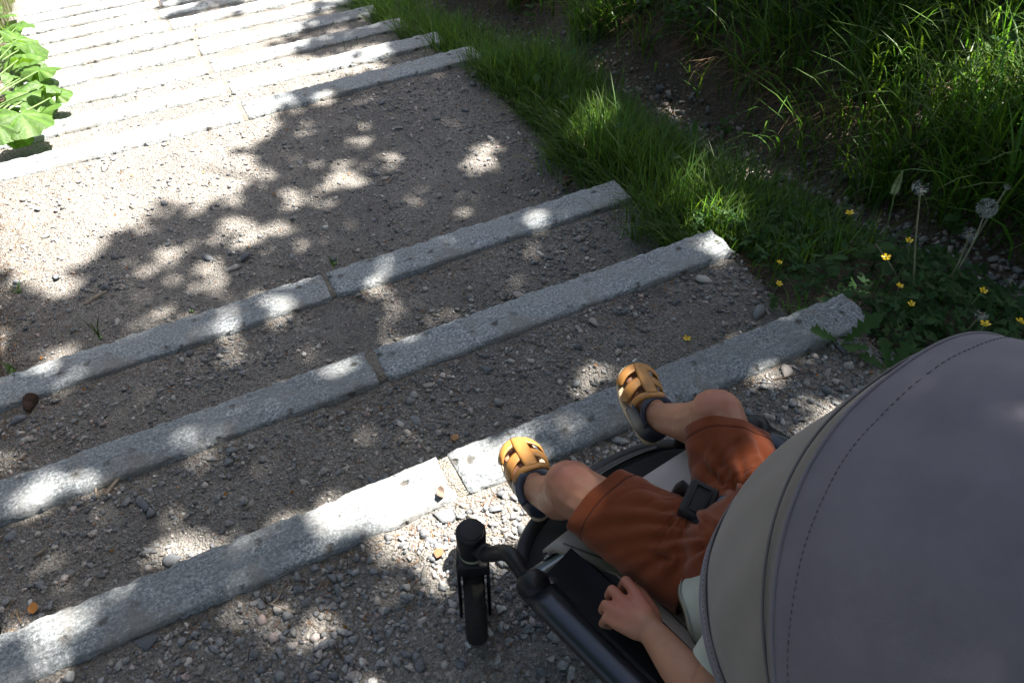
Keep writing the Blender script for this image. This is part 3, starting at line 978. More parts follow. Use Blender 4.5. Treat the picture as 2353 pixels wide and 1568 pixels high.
BUT = [((1952, 490), .14, .0125, 'buttercup by the pebbles of the ditch, farthest of the yellow flowers'),
       ((1790, 603), .10, .0085, 'buttercup left of the group, above the arching bright grass tuft'),
       ((1789, 652), .09, .0095, 'buttercup under the arching blade of the bright grass tuft'),
       ((2035, 592), .15, .0125, 'buttercup on a long pale stalk in front of the dandelion stem'),
       ((2088, 553), .16, .0105, 'buttercup just left of the tall dandelion stem'),
       ((2066, 657), .11, .0100, 'buttercup low in the leaves below the dandelion stem'),
       ((2093, 698), .09, .0095, 'half closed buttercup nearest the foot of the dandelion stem'),
       ((2258, 668), .12, .0105, 'buttercup at the right, beside the sunlit ditch pebbles'),
       ((2262, 745), .16, .0125, 'buttercup just above the top edge of the grey canopy'),
       ((2345, 740), .16, .0135, 'buttercup cut by the right edge of the photo above the canopy')]
def plant_at(px, h):
    """a flower head seen at a pixel, its foot h below it on the ground"""
    d = ray(px)
    t = np.linspace(.6, 12, 6000)
    P = CAM+d*t[:, None]
    k = np.argmax(P[:, 2]-surf_z(P[:, 0], P[:, 1]) < h)
    return P[k]
for i, (px, h, r, lab) in enumerate(BUT):
    hd = plant_at(px, h)
    ft = np.array([hd[0]+random.uniform(-.03, .03), hd[1]+random.uniform(-.02, .03), 0])
    ft[2] = float(surf_z(ft[0], ft[1]))-.005
    root = empty('buttercup', ft, lab, 'flower', 'yellow buttercups by the ditch')
    p, rr = stem_to(ft, hd, (random.uniform(-.012, .012), random.uniform(-.012, .012)), .0014, .0009)
    add('stem', tube('stem', p, rr, 6), M['stem'], root)
    fl = add('flower', flower_mesh(r, i), M['petal'], root, hd-ft)
    fl.rotation_euler = (random.uniform(-.25, .5), random.uniform(-.35, .25), random.uniform(0, 6))
    add('flower_centre', disc_mesh(r), M['centre'], fl)
    for q in range(3):
        a = random.uniform(0, 6.28)
        add('leaf', one_leaf(LF_LOBE, random.uniform(.018, .03), a, .2), M['leafp'], root, p[2+q])
# the fallen buttercup on the gravel
def clock_mesh(r, frac, seed):
    rg = np.random.default_rng(seed)
    parts = []
    d = rg.normal(size=(80, 3))
    d /= np.linalg.norm(d, axis=1)[:, None]
    if frac < 1:
        d = d[(d[:, 2] < .35) & (rg.random(80) < frac+.25)]
    V, F = [], []
    for v in d:
        a = np.cross(v, [0, 0, 1.0]) if abs(v[2]) < .9 else np.cross(v, [1.0, 0, 0])
        a /= np.linalg.norm(a)
        b = np.cross(v, a)
        w = .00035
        o = len(V)
        V += [v*r*.15-a*w, v*r*.15+a*w, v*r*.78+a*w*.6, v*r*.78-a*w*.6]
        F.append((o, o+1, o+2, o+3))
        for k in range(6):
            t = 2*math.pi*k/6+rg.uniform(-.3, .3)
            u = a*math.cos(t)+b*math.sin(t)
            s = np.cross(v, u)
            o = len(V)
            V += [v*r*.78-s*.00025, v*r*.78+s*.00025, v*r*(.98+.05*rg.random())+u*r*.30, v*r*.97+u*r*.30]
            F.append((o, o+1, o+2, o+3))
    return mk_mesh('seed_head', np.array(V), np.array(F))
def dandelion(px, h, r, foot_px, frac, label, bend=(0, 0), leaves=4, up=0.0):
    hd = plant_at(px, h)
    ft = hit(foot_px) if foot_px is not None else np.array([hd[0]+.02, hd[1]+.01, float(surf_z(hd[0]+.02, hd[1]+.01))])
    ft = ft-np.array([0, 0, .005])
    root = empty('dandelion', ft, label, 'dandelion', 'dandelions by the ditch')
    p, rr = stem_to(ft, hd, bend, .0030, .0021, 12)
    add('stem', tube('stem', p, rr, 8), M['stem_red'], root)
    if frac > 0:
        add('seed_head', clock_mesh(r, frac, int(px[0])), M['pale'], root, hd-ft)
    core = lathe('receptacle', [(0, .004), (.0035, .003), (.0045, 0), (.003, -.004), (0, -.005)], seg=10)
    add('receptacle', core, M['seed'], root, hd-ft)
    for q in range(leaves):
        a = 2*math.pi*q/max(1, leaves)+random.uniform(-.4, .4)
        add('leaf', one_leaf(LF_DANDE, random.uniform(.09, .14), a, random.uniform(.15, .6), 1.25), M['leafp'], root)
dandelion((2115, 430), .33, .022, (2098, 700), .55, 'dandelion clock on the tallest upright stem, its top seeds gone', (-.006, 0), 5)
dandelion((2267, 478), .26, .028, (2170, 668), 1.0, 'full round white dandelion clock leaning to the right', (.0, -.01), 4)
dandelion((2228, 535), .20, .020, (2165, 672), .3, 'ragged dandelion head with few seeds left, under the round clock', (.01, 0), 0)
dandelion((2012, 562), .15, .010, (2085, 690), 0, 'bare dandelion stalk without seeds, leaning left', (.012, .004), 0)
dandelion((2315, 428), .30, .010, (2190, 640), .12, 'bare bent dandelion stalk behind the round clock', (-.008, 0), 0)
dandelion((2255, 722), .16, .016, (2190, 790), .35, 'small ragged dandelion head just above the grey canopy', (.0, 0), 3)
# dandelion rosettes as plants of their own
for px, nl, lab in (((2075, 740), 6, 'toothed dandelion rosette right of the nearest step, without a flower'),
                    ((1935, 790), 5, 'small toothed dandelion plant creeping over the end of the nearest step'),
                    ((2170, 690), 5, 'broad toothed dandelion rosette among the buttercups'),
                    ((2040, 850), 5, 'dark toothed rosette close to the left rim of the canopy')):
    ft = hit(px)
    root = empty('dandelion_rosette', ft, lab, 'weed', 'toothed rosettes beside the nearest step')
    add('crown', lathe('crown', [(0, .008), (.006, .004), (.007, -.004), (0, -.006)], seg=8), M['stem'], root)
    for q in range(nl):
        a = 2*math.pi*q/nl+random.uniform(-.4, .4)
        add('leaf', one_leaf(LF_DANDE, random.uniform(.07, .12), a, random.uniform(.1, .75), 1.3), M['leafp'], root)
# spiked rampion
hd = plant_at((2057, 432), .30)
ft = np.array([hd[0]+.03, hd[1]-.01, float(surf_z(hd[0]+.03, hd[1]-.01))])
root = empty('rampion', ft, 'pale green pointed flower spike left of the tall dandelion clock', 'flower')
p, rr = stem_to(ft, hd, (.01, 0), .0022, .0017)
add('stem', tube('stem', p, rr, 8), M['stem'], root)
V, F = [], []
for k in range(230):
    t = k/230
    a = k*2.399
    rad = .013*(1-t)**.6*(1 if t > .12 else .7)+.001
    c = np.array([math.cos(a), math.sin(a), 0])
    b0 = np.array([0, 0, -.018+.062*t])
    b1 = b0+c*rad+np.array([0, 0, .006+.008*t-.006*(1-t)])
    s = np.array([-c[1], c[0], 0])*.0011
    o = len(V)
    V += [b0-s, b0+s, b1+s*.4, b1-s*.4]
    F.append((o, o+1, o+2, o+3))
M['rampion'] = plain('rampion', (.28, .36, .16), .6, var=.3, sc=90)
add('flower_spike', mk_mesh('flower_spike', np.array(V), np.array(F)), M['rampion'], root, hd-ft)
# tufts that stand by themselves
def tuft(px, n, h, w, lean, label, droop=(.1, .5), col=(.06, .14, .025), name='grass_tuft', spread=.02, dirs=None):
    ft = hit(px)
    P = np.stack([RNG.normal(0, spread, n), RNG.normal(0, spread, n), np.full(n, -.008)], -1)
    root = empty(name, ft, label, 'grass tuft')
    me = blades('blades', P, RNG.uniform(h*.55, h, n), RNG.uniform(w*.7, w, n), RNG.uniform(lean*.3, lean, n), RNG.uniform(*droop, n), gcol(n, col), dirs, 6)
    add('blades', me, M['grass'], root)
    V, F = box_arrays((0, 0, 0), (.012, .012, .008))
    add('root_crown', bevel_mesh(mk_mesh('root_crown', V, F), .003), M['stem'], root)
tuft((1835, 725), 22, .17, .005, .8, 'bright arching grass tuft behind the right end of the nearest step', (.2, .75), (.07, .16, .03))
tuft((1580, 540), 46, .16, .0055, .9, 'grass tuft leaning over the right end of the second step', (.15, .7), (.055, .12, .024), spread=.035)
tuft((1450, 545), 20, .15, .005, 1.0, 'sprawling grass tuft beside the right end of the third step', (.2, .8))
tuft((230, 775), 3, .13, .008, .5, 'two dark upright blades at the left of the third step', (.02, .1), (.03, .06, .015), spread=.004)
tuft((440, 715), 2, .06, .006, .4, 'small dark blade behind the third step left of its joint', (.0, .1), (.03, .06, .015), spread=.003)
tuft((770, 605), 4, .06, .010, .5, 'short sprout behind the third step at its joint', (.05, .2), (.05, .12, .02), spread=.006)
tuft((1012, 1062), 5, .025, .006, .8, 'tiny sprout at the mortar joint of the nearest step', (.1, .3), (.06, .16, .02), spread=.004)
tuft((810, 105), 5, .07, .006, .4, 'thin sprout on the shaded tread two steps beyond the landing', (.0, .1), (.04, .09, .02), spread=.03)
tuft((25, 850), 6, .045, .016, 1.2, 'small leafy sprout at the left photo edge on the third step', (.2, .5), (.06, .14, .03), spread=.006)
tuft((45, 668), 9, .07, .004, 1.4, 'sunlit wispy sprout at the left edge of the landing', (.3, .8), (.08, .16, .03), spread=.01)
tuft((870, 12), 14, .10, .012, .7, 'bright tuft at the right end of the fourth step beyond the landing', (.2, .6), (.07, .15, .03), spread=.03)
tuft((205, 160), 5, .05, .005, .4, 'short blades on the sunlit tread near the broad leaves', (.0, .2), (.06, .12, .03), spread=.03)
# broad leaved seedlings along the verge
def seedling(px, h, nl, size, label, name='broadleaf_weed'):
    ft = hit(px)-np.array([0, 0, .005])
    root = empty(name, ft, label, 'weed')
    p, rr = stem_to((0, 0, 0), (random.uniform(-.02, .02), random.uniform(-.02, .02), h), (.004, .004), .0018, .001)
    add('stem', tube('stem', p, rr, 6), M['stem'], root)
    for k in range(nl):
        t = .35+.65*k/max(1, nl-1)
        add('leaf', one_leaf(LF_OVAL, size*random.uniform(.5, .85), k*2.4+random.uniform(-.4, .4), random.uniform(-.1, .55), random.uniform(1.1, 1.6)), M['leafp'], root, p[int(t*9)])
SEED = [((1215, 80), .22, 6, .065, 'tall broad leaved weed in the verge near the top of the ditch'),
        ((1250, 160), .16, 5, .06, 'broad leaved weed in the grass above the ditch bend'),
        ((1185, 170), .07, 6, .07, 'low broad leaves at the corner of the landing behind the grass'),
        ((1350, 215), .12, 4, .05, 'upright weed with round leaves by the ditch gravel'),
        ((1430, 240), .10, 4, .05, 'small weed with paired leaves at the edge of the ditch'),
        ((1655, 330), .13, 6, .06, 'bushy weed standing before the ditch gravel'),
        ((1560, 330), .10, 5, .05, 'short weed in the verge grass beside the ditch'),
        ((1890, 640), .10, 6, .06, 'weed with curled pale leaves among the buttercups'),
        ((1990, 620), .12, 6, .065, 'weed with broad grey green leaves beside the dandelions'),
        ((1820, 120), .25, 8, .07, 'leafy weed in the shade at the foot of the bank'),
        ((1960, 200), .24, 7, .06, 'leafy weed on the bank left of the sunlit grass'),
        ((2180, 560), .12, 5, .07, 'broad leaved weed below the ditch edge at the right'),
        ((2120, 790), .08, 6, .05, 'small leafy weed between the nearest step and the canopy')]
for a in SEED:
    seedling(*a)
# small leaved shrubs in the shade of the bank
def shrub(px, h, wdt, n, label):
    ft = hit(px)
    root = empty('shrub', ft, label, 'shrub', 'small leaved shrubs on the shaded bank')
    parts, LP = [], []
    for k in range(9):
        a = random.uniform(0, 6.28)
        e = np.array([math.cos(a)*wdt*random.uniform(.4, 1), math.sin(a)*wdt*random.uniform(.4, 1), h*random.uniform(.6, 1)])
        pth = spline([(0, 0, -.02), e*.5+np.array([0, 0, h*.12]), e], 9)
        parts.append(tube_arrays(pth, np.linspace(.003, .0012, 9), 5))
        for _ in range(n//9):
            q = pth[random.randrange(3, 9)]
            LP.append(q+np.random.default_rng(len(LP)).normal(0, .035, 3))
    add('stems', smooth(mk_mesh('stems', *join_arrays(parts))), M['bark'], root)
    LP = np.array(LP)
    m_ = len(LP)
    add('foliage', leaf_set('foliage', LF_OVAL, LP, RNG.uniform(.018, .038, m_), RNG.uniform(0, 6.28, m_), RNG.normal(.2, .4, m_), gcol(m_, (.03, .075, .02)), RNG.uniform(1.2, 1.8, m_)), M['leaf'], root)
shrub((1560, 110), .35, .22, 260, 'small leaved shrub above the sunlit ditch gravel')
shrub((1720, 60), .45, .3, 340, 'wide small leaved shrub at the top edge of the photo')
shrub((1900, 60), .45, .26, 300, 'dark small leaved shrub in the deepest shade of the bank')
shrub((2060, 20), .4, .26, 260, 'dim small leaved shrub at the top right of the bank')
# feathery horsetail plants
def feather(px, h, label):
    ft = hit(px)
    root = empty('feathery_plant', ft, label, 'plant', 'feathery green plants in the sunlit grass')
    tip = np.array([random.uniform(-.08, .05), random.uniform(-.05, .05), h])
    p, rr = stem_to((0, 0, -.01), tip, (0.01, 0), .002, .0008, 16)
    add('stem', tube('stem', p, rr, 6), M['stem'], root)
    V, F = [], []
    for k in range(4, 16):
        for j in range(12):
            a = j*2*math.pi/12+random.uniform(-.2, .2)
            L = .055*(1-.6*k/16)*random.uniform(.7, 1.1)
            d = np.array([math.cos(a), math.sin(a), .45])*L
            s = np.array([-math.sin(a), math.cos(a), 0])*.0011
            o = len(V)
            V += [p[k]-s, p[k]+s, p[k]+d+s*.3, p[k]+d-s*.3]
            F.append((o, o+1, o+2, o+3))
            for t in (.4, .7):
                q = p[k]+d*t
                for sg in (-1, 1):
                    e = np.array([math.cos(a+sg*.9), math.sin(a+sg*.9), .5])*L*.35
                    o = len(V)
                    V += [q, q+s*.8, q+e]
                    F.append((o, o+1, o+2, o+2))
    V = np.array(V)
    q4 = np.array([f for f in F if f[2] != f[3]])
    q3 = np.array([f[:3] for f in F if f[2] == f[3]])
    add('fronds', mk_mesh('fronds', V, [q4, q3], np.repeat(gcol(1, (.06, .15, .03), .05), len(V), 0)), M['leaf'], root)
for px, h, lab in (((2235, 300), .40, 'feathery plant in front of the bright grass of the bank'), ((2300, 290), .46, 'tallest feathery plant in the sunlit grass'), ((2190, 270), .34, 'feathery plant at the left of the sunlit grass patch'), ((2340, 260), .44, 'feathery plant cut by the right edge of the photo')):
    feather(px, h, lab)
# bright broad grass at the right edge
tuft((2330, 420), 40, .46, .013, .5, 'broad bladed bright grass clump at the right edge of the photo', (.0, .3), (.075, .17, .025), spread=.07)
tuft((2200, 390), 34, .40, .010, .8, 'arching bright grass clump in the sunlit part of the bank', (.1, .55), (.07, .16, .025), spread=.06)
tuft((2060, 380), 30, .32, .009, .9, 'grass clump leaning over the dead grass of the bank', (.2, .6), (.05, .12, .022), spread=.05)
tuft((1480, 120), 18, .30, .008, .8, 'arching grass clump behind the sunlit ditch gravel', (.2, .6), (.06, .13, .022), spread=.04)
# big soft leaves at the upper left
def big_leaf(size, seed):
    rg = np.random.default_rng(seed)
    nr, na = 7, 40
    th = np.linspace(-2.75, 2.75, na)
    R = (.62+.38*np.cos(th*.5))*(1+.035*np.sin(th*17+seed)+.03*rg.normal(size=na)*.5)
    R *= np.where(np.abs(th) > 2.3, .8, 1)
    V = []
    for i in range(nr):
        t = i/(nr-1)
        for j in range(na):
            x_, y_ = math.sin(th[j])*R[j]*t, math.cos(th[j])*R[j]*t
            z_ = -.22*t*t+.05*t*math.cos(th[j]*6+seed)+.15*t*t*math.sin(th[j]*2.3+seed)+.03*t*math.sin(th[j]*11+seed*2)
            V.append((x_, y_, z_))
    V = np.array(V)*size
    vein = np.where(np.arange(na) % 6 == 3, 1.55, 1.0)*(1+.12*rg.normal(size=na))
    cv = np.repeat((vein[None]*np.linspace(1.15, .92, nr)[:, None]).reshape(-1, 1), 3, 1)
    return smooth(mk_mesh('leaf', V, grid_faces(nr, na), cv))
def big_leaf_mat():
    m, nt, b = new_mat('butterbur_leaf')
    co = coords(nt)
    c = ramp(nt, ntex(nt, 22, 7, .7, co), [(.3, (.035, .09, .014)), (.55, (.07, .14, .022)), (.8, (.11, .19, .04))])
    at = nt.nodes.new('ShaderNodeAttribute')
    at.attribute_name = 'tint'
    c = mix(nt, 1.0, c, at.outputs['Color'], 'MULTIPLY')
    nt.links.new(c, b.inputs['Base Color'])
    b.inputs['Roughness'].default_value = .55
    bump(nt, b, ntex(nt, 45, 5, .6, co), .5, .01)
    tr = nt.nodes.new('ShaderNodeBsdfTranslucent')
    nt.links.new(mix(nt, 1.0, c, (1.9, 1.9, .6), 'MULTIPLY'), tr.inputs['Color'])
    ms = nt.nodes.new('ShaderNodeMixShader')
    ms.inputs[0].default_value = .45
    nt.links.new(b.outputs[0], ms.inputs[1])
    nt.links.new(tr.outputs[0], ms.inputs[2])
    nt.links.new(ms.outputs[0], nt.nodes['Material Output'].inputs['Surface'])
    return m
M['bigleaf'] = big_leaf_mat()
BB = [(3.55, [(20, 95), (55, 175), (35, 250), (95, 215), (5, 215), (70, 262), (110, 190), (15, 285), (60, 215), (75, 290), (115, 262), (150, 215), (40, 300)], 'clump of broad soft green leaves nearest the landing on the left'),
      (4.15, [(10, 60), (75, 125), (110, 160), (45, 130), (125, 195), (90, 165), (25, 110), (60, 90)], 'clump of broad soft green leaves beside the third step beyond the landing'),
      (4.8, [(0, 25), (40, 70), (0, 150), (-30, 100), (60, 60), (85, 100), (20, 40)], 'clump of broad soft green leaves at the far left edge of the photo')]
for fy, lv, lab in BB:
    ft = np.array([-.82, fy, float(surf_z(-.82, fy))])
    root = empty('butterbur', ft, lab, 'leafy plant', 'broad leaved plants left of the stairs')
    for k, (lx, ly) in enumerate(lv):
        sz = random.uniform(.12, .21)
        q = plant_at((lx-22, ly), random.uniform(.06, .2))
        rel = q-ft
        p = spline([(random.uniform(-.03, .03), random.uniform(-.03, .03), -.02), rel*.5+np.array([0, 0, .05]), rel-np.array([0, 0, .006])], 10)
        add('stalk', tube('stalk', p, np.linspace(.006, .0035, 10), 8), M['stem'], root)
        o = add('leaf', big_leaf(sz*.62, k*3+int(lx) % 7), M['bigleaf'], root, rel)
        o.rotation_euler = (random.uniform(-.6, .35), random.uniform(-.5, .5), random.uniform(-2.8, -.2))

# ------------------------------------------------------------------ stroller
SO = np.array([.559, .573, 0.0])
SO[2] = -GAP+.004
SH = math.radians(10)
_fw = np.array([-math.sin(SH), math.cos(SH), 0])
_rt = np.array([math.cos(SH), math.sin(SH), 0])
def LL(px, z):
    q = un(px, z)-np.array([SO[0], SO[1], 0])
    return np.array([q@_rt, q@_fw, z])
M['black'] = plain('black_plastic', (.008, .008, .010), .45, spec=.3, var=.15, sc=80)
M['blackm'] = plain('matt_black', (.010, .010, .012), .6, spec=.3)
M['alu'] = plain('black_anodised_tube', (.03, .033, .042), .30, metal=.55)
M['rubber'] = plain('rubber', (.018, .017, .016), .85, spec=.2, var=.3, sc=120, bmp=.4)
M['silver'] = plain('silver_tube', (.30, .30, .31), .35, metal=.9)
M['ringg'] = plain('olive_ring', (.24, .25, .17), .5)
def fabric(name, col, sc=900, var=.12, rough=.9, bs=.12):
    m, nt, b = new_mat(name)
    co = coords(nt)
    w1 = nd(nt, 'ShaderNodeTexWave', Scale=sc*.35, Distortion=1.5)
    w1.bands_direction = 'X'
    nt.links.new(co, w1.inputs['Vector'])
    w2 = nd(nt, 'ShaderNodeTexWave', Scale=sc*.35, Distortion=1.5)
    w2.bands_direction = 'Y'
    nt.links.new(co, w2.inputs['Vector'])
    mm = nt.nodes.new('ShaderNodeMath')
    mm.operation = 'MULTIPLY'
    nt.links.new(w1.outputs['Fac'], mm.inputs[0])
    nt.links.new(w2.outputs['Fac'], mm.inputs[1])
    f = ntex(nt, 14, 6, .62, co)
    c = ramp(nt, f, [(.25, tuple(x*(1-var) for x in col)), (.75, tuple(x*(1+var) for x in col))])
    nt.links.new(c, b.inputs['Base Color'])
    b.inputs['Roughness'].default_value = rough
    b.inputs['Specular IOR Level'].default_value = .15
    b.inputs['Sheen Weight'].default_value = .15
    bump(nt, b, mm.outputs[0], bs, .0008)
    return m
M['canopy'] = fabric('lilac_grey_fabric', (.168, .152, .174), var=.13)
M['visor'] = fabric('taupe_fabric', (.20, .178, .158), var=.10)
M['pad'] = fabric('seat_pad', (.36, .33, .315), var=.06)
M['dkfab'] = fabric('charcoal_fabric', (.012, .0125, .016), var=.15)
M['dkfab'].node_tree.nodes['Principled BSDF'].inputs['Sheen Weight'].default_value = 0
M['thread'] = plain('thread', (.125, .112, .12), .8)

stroller = empty('stroller', SO, 'black framed stroller with a lilac grey hood on the gravel', 'stroller', rz=SH)
def sadd(name, me, mat, parent=None, label=None):
    return add(name, me, mat, parent or stroller, label=label)
def rail_z(f):
    return .345-.27*f
for sd in (-1, 1):
    lab = None
    # rail with a flat oval section
    pts = np.array([(sd*.252, f, rail_z(f)-.004) for f in np.linspace(.0, -.60, 12)])
    sadd('side_rail', tube('side_rail', pts, .0165, 24, 1.45), M['alu'])
    # ball joint
    jb = np.array([sd*.250, .006, .345])
    th = np.linspace(-math.pi/2, math.pi/2, 13)
    prof = [(max(1e-4, .0265*math.cos(t)), .0265*math.sin(t)) for t in th]
    sadd('frame_joint', lathe('frame_joint', prof, jb, 24), M['black'])
    # caster: swivel head, cap, olive ring, fork, wheel
    ch = np.array([sd*.205, .105, .0])
    if sd < 0:
        ch[:2] = LL((1080, 1205), .275)[:2]
    arm = spline([ch+[0, -.012, .235], ch+[sd*-.002, -.05, .262], (jb+[0, .065, .004] if sd < 0 else jb*.6+(ch+[0, 0, .25])*.4), jb+[0, .01, .0]], 18)
    ar = sadd('front_arm', tube('front_arm', arm, np.concatenate([np.full(4, .0145), np.full(14, .0135)]), 18), M['black'])
    sadd('arm_collar', tube('arm_collar', arm[3:6], .0158, 20), M['blackm'], ar)
    head = sadd('caster_head', lathe('caster_head', [(0, .205), (.0225, .205), (.0245, .2065), (.0255, .215), (.0265, .262), (.0262, .268), (.0245, .2715), (.023, .2722), (0, .2725)], ch, 32), M['black'])
    sadd('caster_cap', lathe('caster_cap', [(0, .2752), (.019, .2748), (.0215, .2735), (.022, .2722)], ch, 32), M['blackm'], head)
    sadd('caster_ring', lathe('caster_ring', [(.0225, .193), (.0238, .195), (.0238, .203), (.0225, .2055)], ch, 32), M['ringg'], head)
    wc = ch+np.array([-.004*sd, -.045, .088])
    sw = math.radians(-32 if sd < 0 else -20)
    RS = np.array([[math.cos(sw), -math.sin(sw), 0], [math.sin(sw), math.cos(sw), 0], [0, 0, 1]])
    swv = lambda q: (np.asarray(q)-ch)@RS.T+ch
    wc = swv(ch+np.array([0, -.036, .076]))
    fk = []
    for s2 in (-1, 1):
        V, F = box_arrays(ch+np.array([s2*.0265, -.022, .13]), (.006, .046, .13), np.array([[1, 0, 0], [0, .93, .36], [0, -.36, .93]]).T)
        fk.append((V, F))
    V, F = box_arrays(ch+np.array([0, -.006, .182]), (.056, .05, .03))
    fk.append((V, F))
    sadd('fork', bevel_mesh(mk_mesh('fork', swv(join_arrays(fk)[0]), join_arrays(fk)[1]), .004), M['black'])
    # wheel about the left-right axis
    ROT0 = np.array([[0, 0, 1], [0, 1, 0], [-1, 0, 0]], float)
    ROTX = RS@ROT0
    tyre_prof = [(.050, -.017), (.064, -.0195), (.072, -.015), (.0755, -.006), (.076, 0), (.0755, .006), (.072, .015), (.064, .0195), (.050, .017)]
    wh = sadd('front_wheel', lathe('front_wheel', tyre_prof, wc, 48, ROTX), M['rubber'])
    sadd('rim', lathe('rim', [(.0, .015), (.012, .017), (.016, .010), (.043, .008), (.0515, .0165), (.0525, -.0165), (.043, -.008), (.016, -.010), (.012, -.017), (0, -.015)], wc, 40, ROTX), M['black'], wh)
    sadd('rim_line', lathe('rim_line', [(.0510, sd*.0172), (.0525, sd*.0186), (.0545, sd*.0186), (.0555, sd*.0174)], wc, 48, ROTX), M['ringg'], wh)
    # rear leg and wheel
    leg = np.array([(sd*.247, -.26, rail_z(-.26)-.02), (sd*.25, -.37, .26), (sd*.252, -.47, .10)])
    sadd('rear_leg', tube('rear_leg', spline(leg, 8), .013, 14), M['alu'])
    rc = np.array([sd*.280, -.47, .105])
    ROTX = ROT0
    wh = sadd('rear_wheel', lathe('rear_wheel', [(r*1.38, z*1.05) for r, z in tyre_prof], rc, 48, ROTX), M['rubber'])
    sadd('rim', lathe('rim', [(.0, .015), (.014, .018), (.018, .010), (.062, .008), (.071, .018), (.072, -.018), (.062, -.008), (.018, -.010), (.014, -.018), (0, -.015)], rc, 40, ROTX), M['black'], wh)
    # handle side
    hp = spline([(sd*.252, -.57, rail_z(-.57)), (sd*.245, -.66, .66), (sd*.225, -.73, .92), (sd*.215, -.76, 1.01)], 12)
    sadd('handle_post', tube('handle_post', hp, .0125, 14), M['alu'])
    # side fabric panel between rail and seat
    fs = np.linspace(.022, -.42, 14)
    us = np.linspace(0, 1, 7)
    Pn = np.array([[(sd*(.214-.052*u), f, rail_z(f)-.022+.028*math.sin(u*1.5)-.010*math.sin(u*3.1)) for u in us] for f in fs])
    pm = grid_mesh('side_panel', Pn, flip=(sd > 0))
    sadd('side_panel', pm, M['dkfab'])
    # mesh strip inside it
    Pn = np.array([[(sd*(.166-.022*u), f+.022, rail_z(f)-.020-.012*u+.010*math.sin(u*3.1)) for u in us] for f in np.linspace(.022, -.16, 10)])
    sadd('mesh_panel', grid_mesh('mesh_panel', Pn, flip=(sd > 0)), M['blackm'])
sadd('handle_bar', tube('handle_bar', spline([(-.215, -.76, 1.01), (-.19, -.785, 1.035), (0, -.79, 1.04), (.19, -.785, 1.035), (.215, -.76, 1.01)], 24), .016, 16), M['rubber'])
sadd('rear_axle', tube('rear_axle', np.array([(-.28, -.47, .105), (0, -.47, .105), (.28, -.47, .105)]), .009, 12), M['alu'])
sadd('cross_bar', tube('cross_bar', np.array([(-.235, .055, .262), (0, .055, .262), (.235, .055, .262)]), .009, 14), M['silver'])
# basket added under the seat so the gaps there show black
Pn = np.array([[(x_, f, .17+.07*abs(x_/.22)**4+.05*abs((f+.2)/.22)**4) for x_ in np.linspace(-.215, .215, 11)] for f in np.linspace(.02, -.43, 11)])
sadd('basket', grid_mesh('basket', Pn), M['blackm'])
# seat pad: rounded slab, a little wider in front
def slab(fn_top, nu, nv, th):
    u = np.linspace(0, 1, nu)
    v = np.linspace(-1, 1, nv)
    T = np.array([[fn_top(a, b) for b in v] for a in u])
    B = T.copy()
    B[:, :, 2] -= th
    # pull the rim in so that the edge is rolled
    ring = np.zeros((nu, nv))
    ring[0, :] = ring[-1, :] = ring[:, 0] = ring[:, -1] = 1
    T[:, :, 2] -= ring*th*.35
    B[:, :, 2] += ring*th*.25
    VT, VB = T.reshape(-1, 3), B.reshape(-1, 3)
    F1 = grid_faces(nu, nv)
    F2 = grid_faces(nu, nv)[:, ::-1]+nu*nv
    rim = [i for i in range(nv)]+[r_*nv+nv-1 for r_ in range(1, nu)]+[(nu-1)*nv+i for i in range(nv-2, -1, -1)]+[r_*nv for r_ in range(nu-2, 0, -1)]
    F3 = np.array([(rim[k], rim[(k+1) % len(rim)], rim[(k+1) % len(rim)]+nu*nv, rim[k]+nu*nv) for k in range(len(rim))])
    return np.vstack([VT, VB]), np.vstack([F1, F2, F3])
def seat_top(a, b):
    f = .062-.36*a
    hw = .186-.055*min(1, a*3.2)
    dip = .012*(1-b*b)
    return (b*hw, f+.012*(1-b*b) if a < .05 else f, .333+.055*a-dip+(-.018 if a < .04 else 0))
V, F = slab(seat_top, 26, 25, .026)
seat = sadd('seat_pad', smooth(mk_mesh('seat_pad', V, F)), M['pad'])
ed = np.array([seat_top(a, -.93) for a in np.linspace(.03, .9, 24)])+[0, 0, .0005]
sadd('seam', tube('seam', ed, .0014, 6), M['thread'], seat)
# backrest
Pn = np.array([[(x_, -.30-.17*t, .37+.42*t-.03*(1-(x_/.17)**2)*(1-t)) for x_ in np.linspace(-.17, .17, 13)] for t in np.linspace(0, 1, 13)])
sadd('backrest', grid_mesh('backrest', Pn, flip=True), M['dkfab'])
# calf rest and curved footrest
us = np.linspace(-1, 1, 25)
def foot_edge(u, z=.19):
    t = u*math.pi/2
    return np.array([.020+.225*math.sin(t), .045+.135*abs(math.cos(t))**.75, z])
Pn = np.array([[np.array([.175*u, .058, .312])*(1-s)+(foot_edge(u)-[0, .01, 0])*s+np.array([0, .012*math.sin(s*3.1), 0]) for u in us] for s in np.linspace(0, 1, 12)])
sadd('calf_rest', grid_mesh('calf_rest', Pn, flip=True), M['dkfab'])
fe = np.array([foot_edge(u) for u in np.linspace(-1, 1, 41)])
fr = sadd('footrest', tube('footrest', fe, .011, 14, 1.5), M['black'])
M['ribs'] = plain('grey_reflective_rib', (.05, .053, .06), .45)
for k in range(3):
    s = .86-.10*k
    Pn = np.array([[np.array([.175*u, .058, .312])*(1-s2)+foot_edge(u)*s2+np.array([0, .012*math.sin(s2*3.1)+.004, .004]) for u in np.linspace(-.02, .5, 15)] for s2 in (s, s-.07)])
    sadd('footrest_rib', grid_mesh('footrest_rib', Pn, flip=True), M['ribs'], fr)
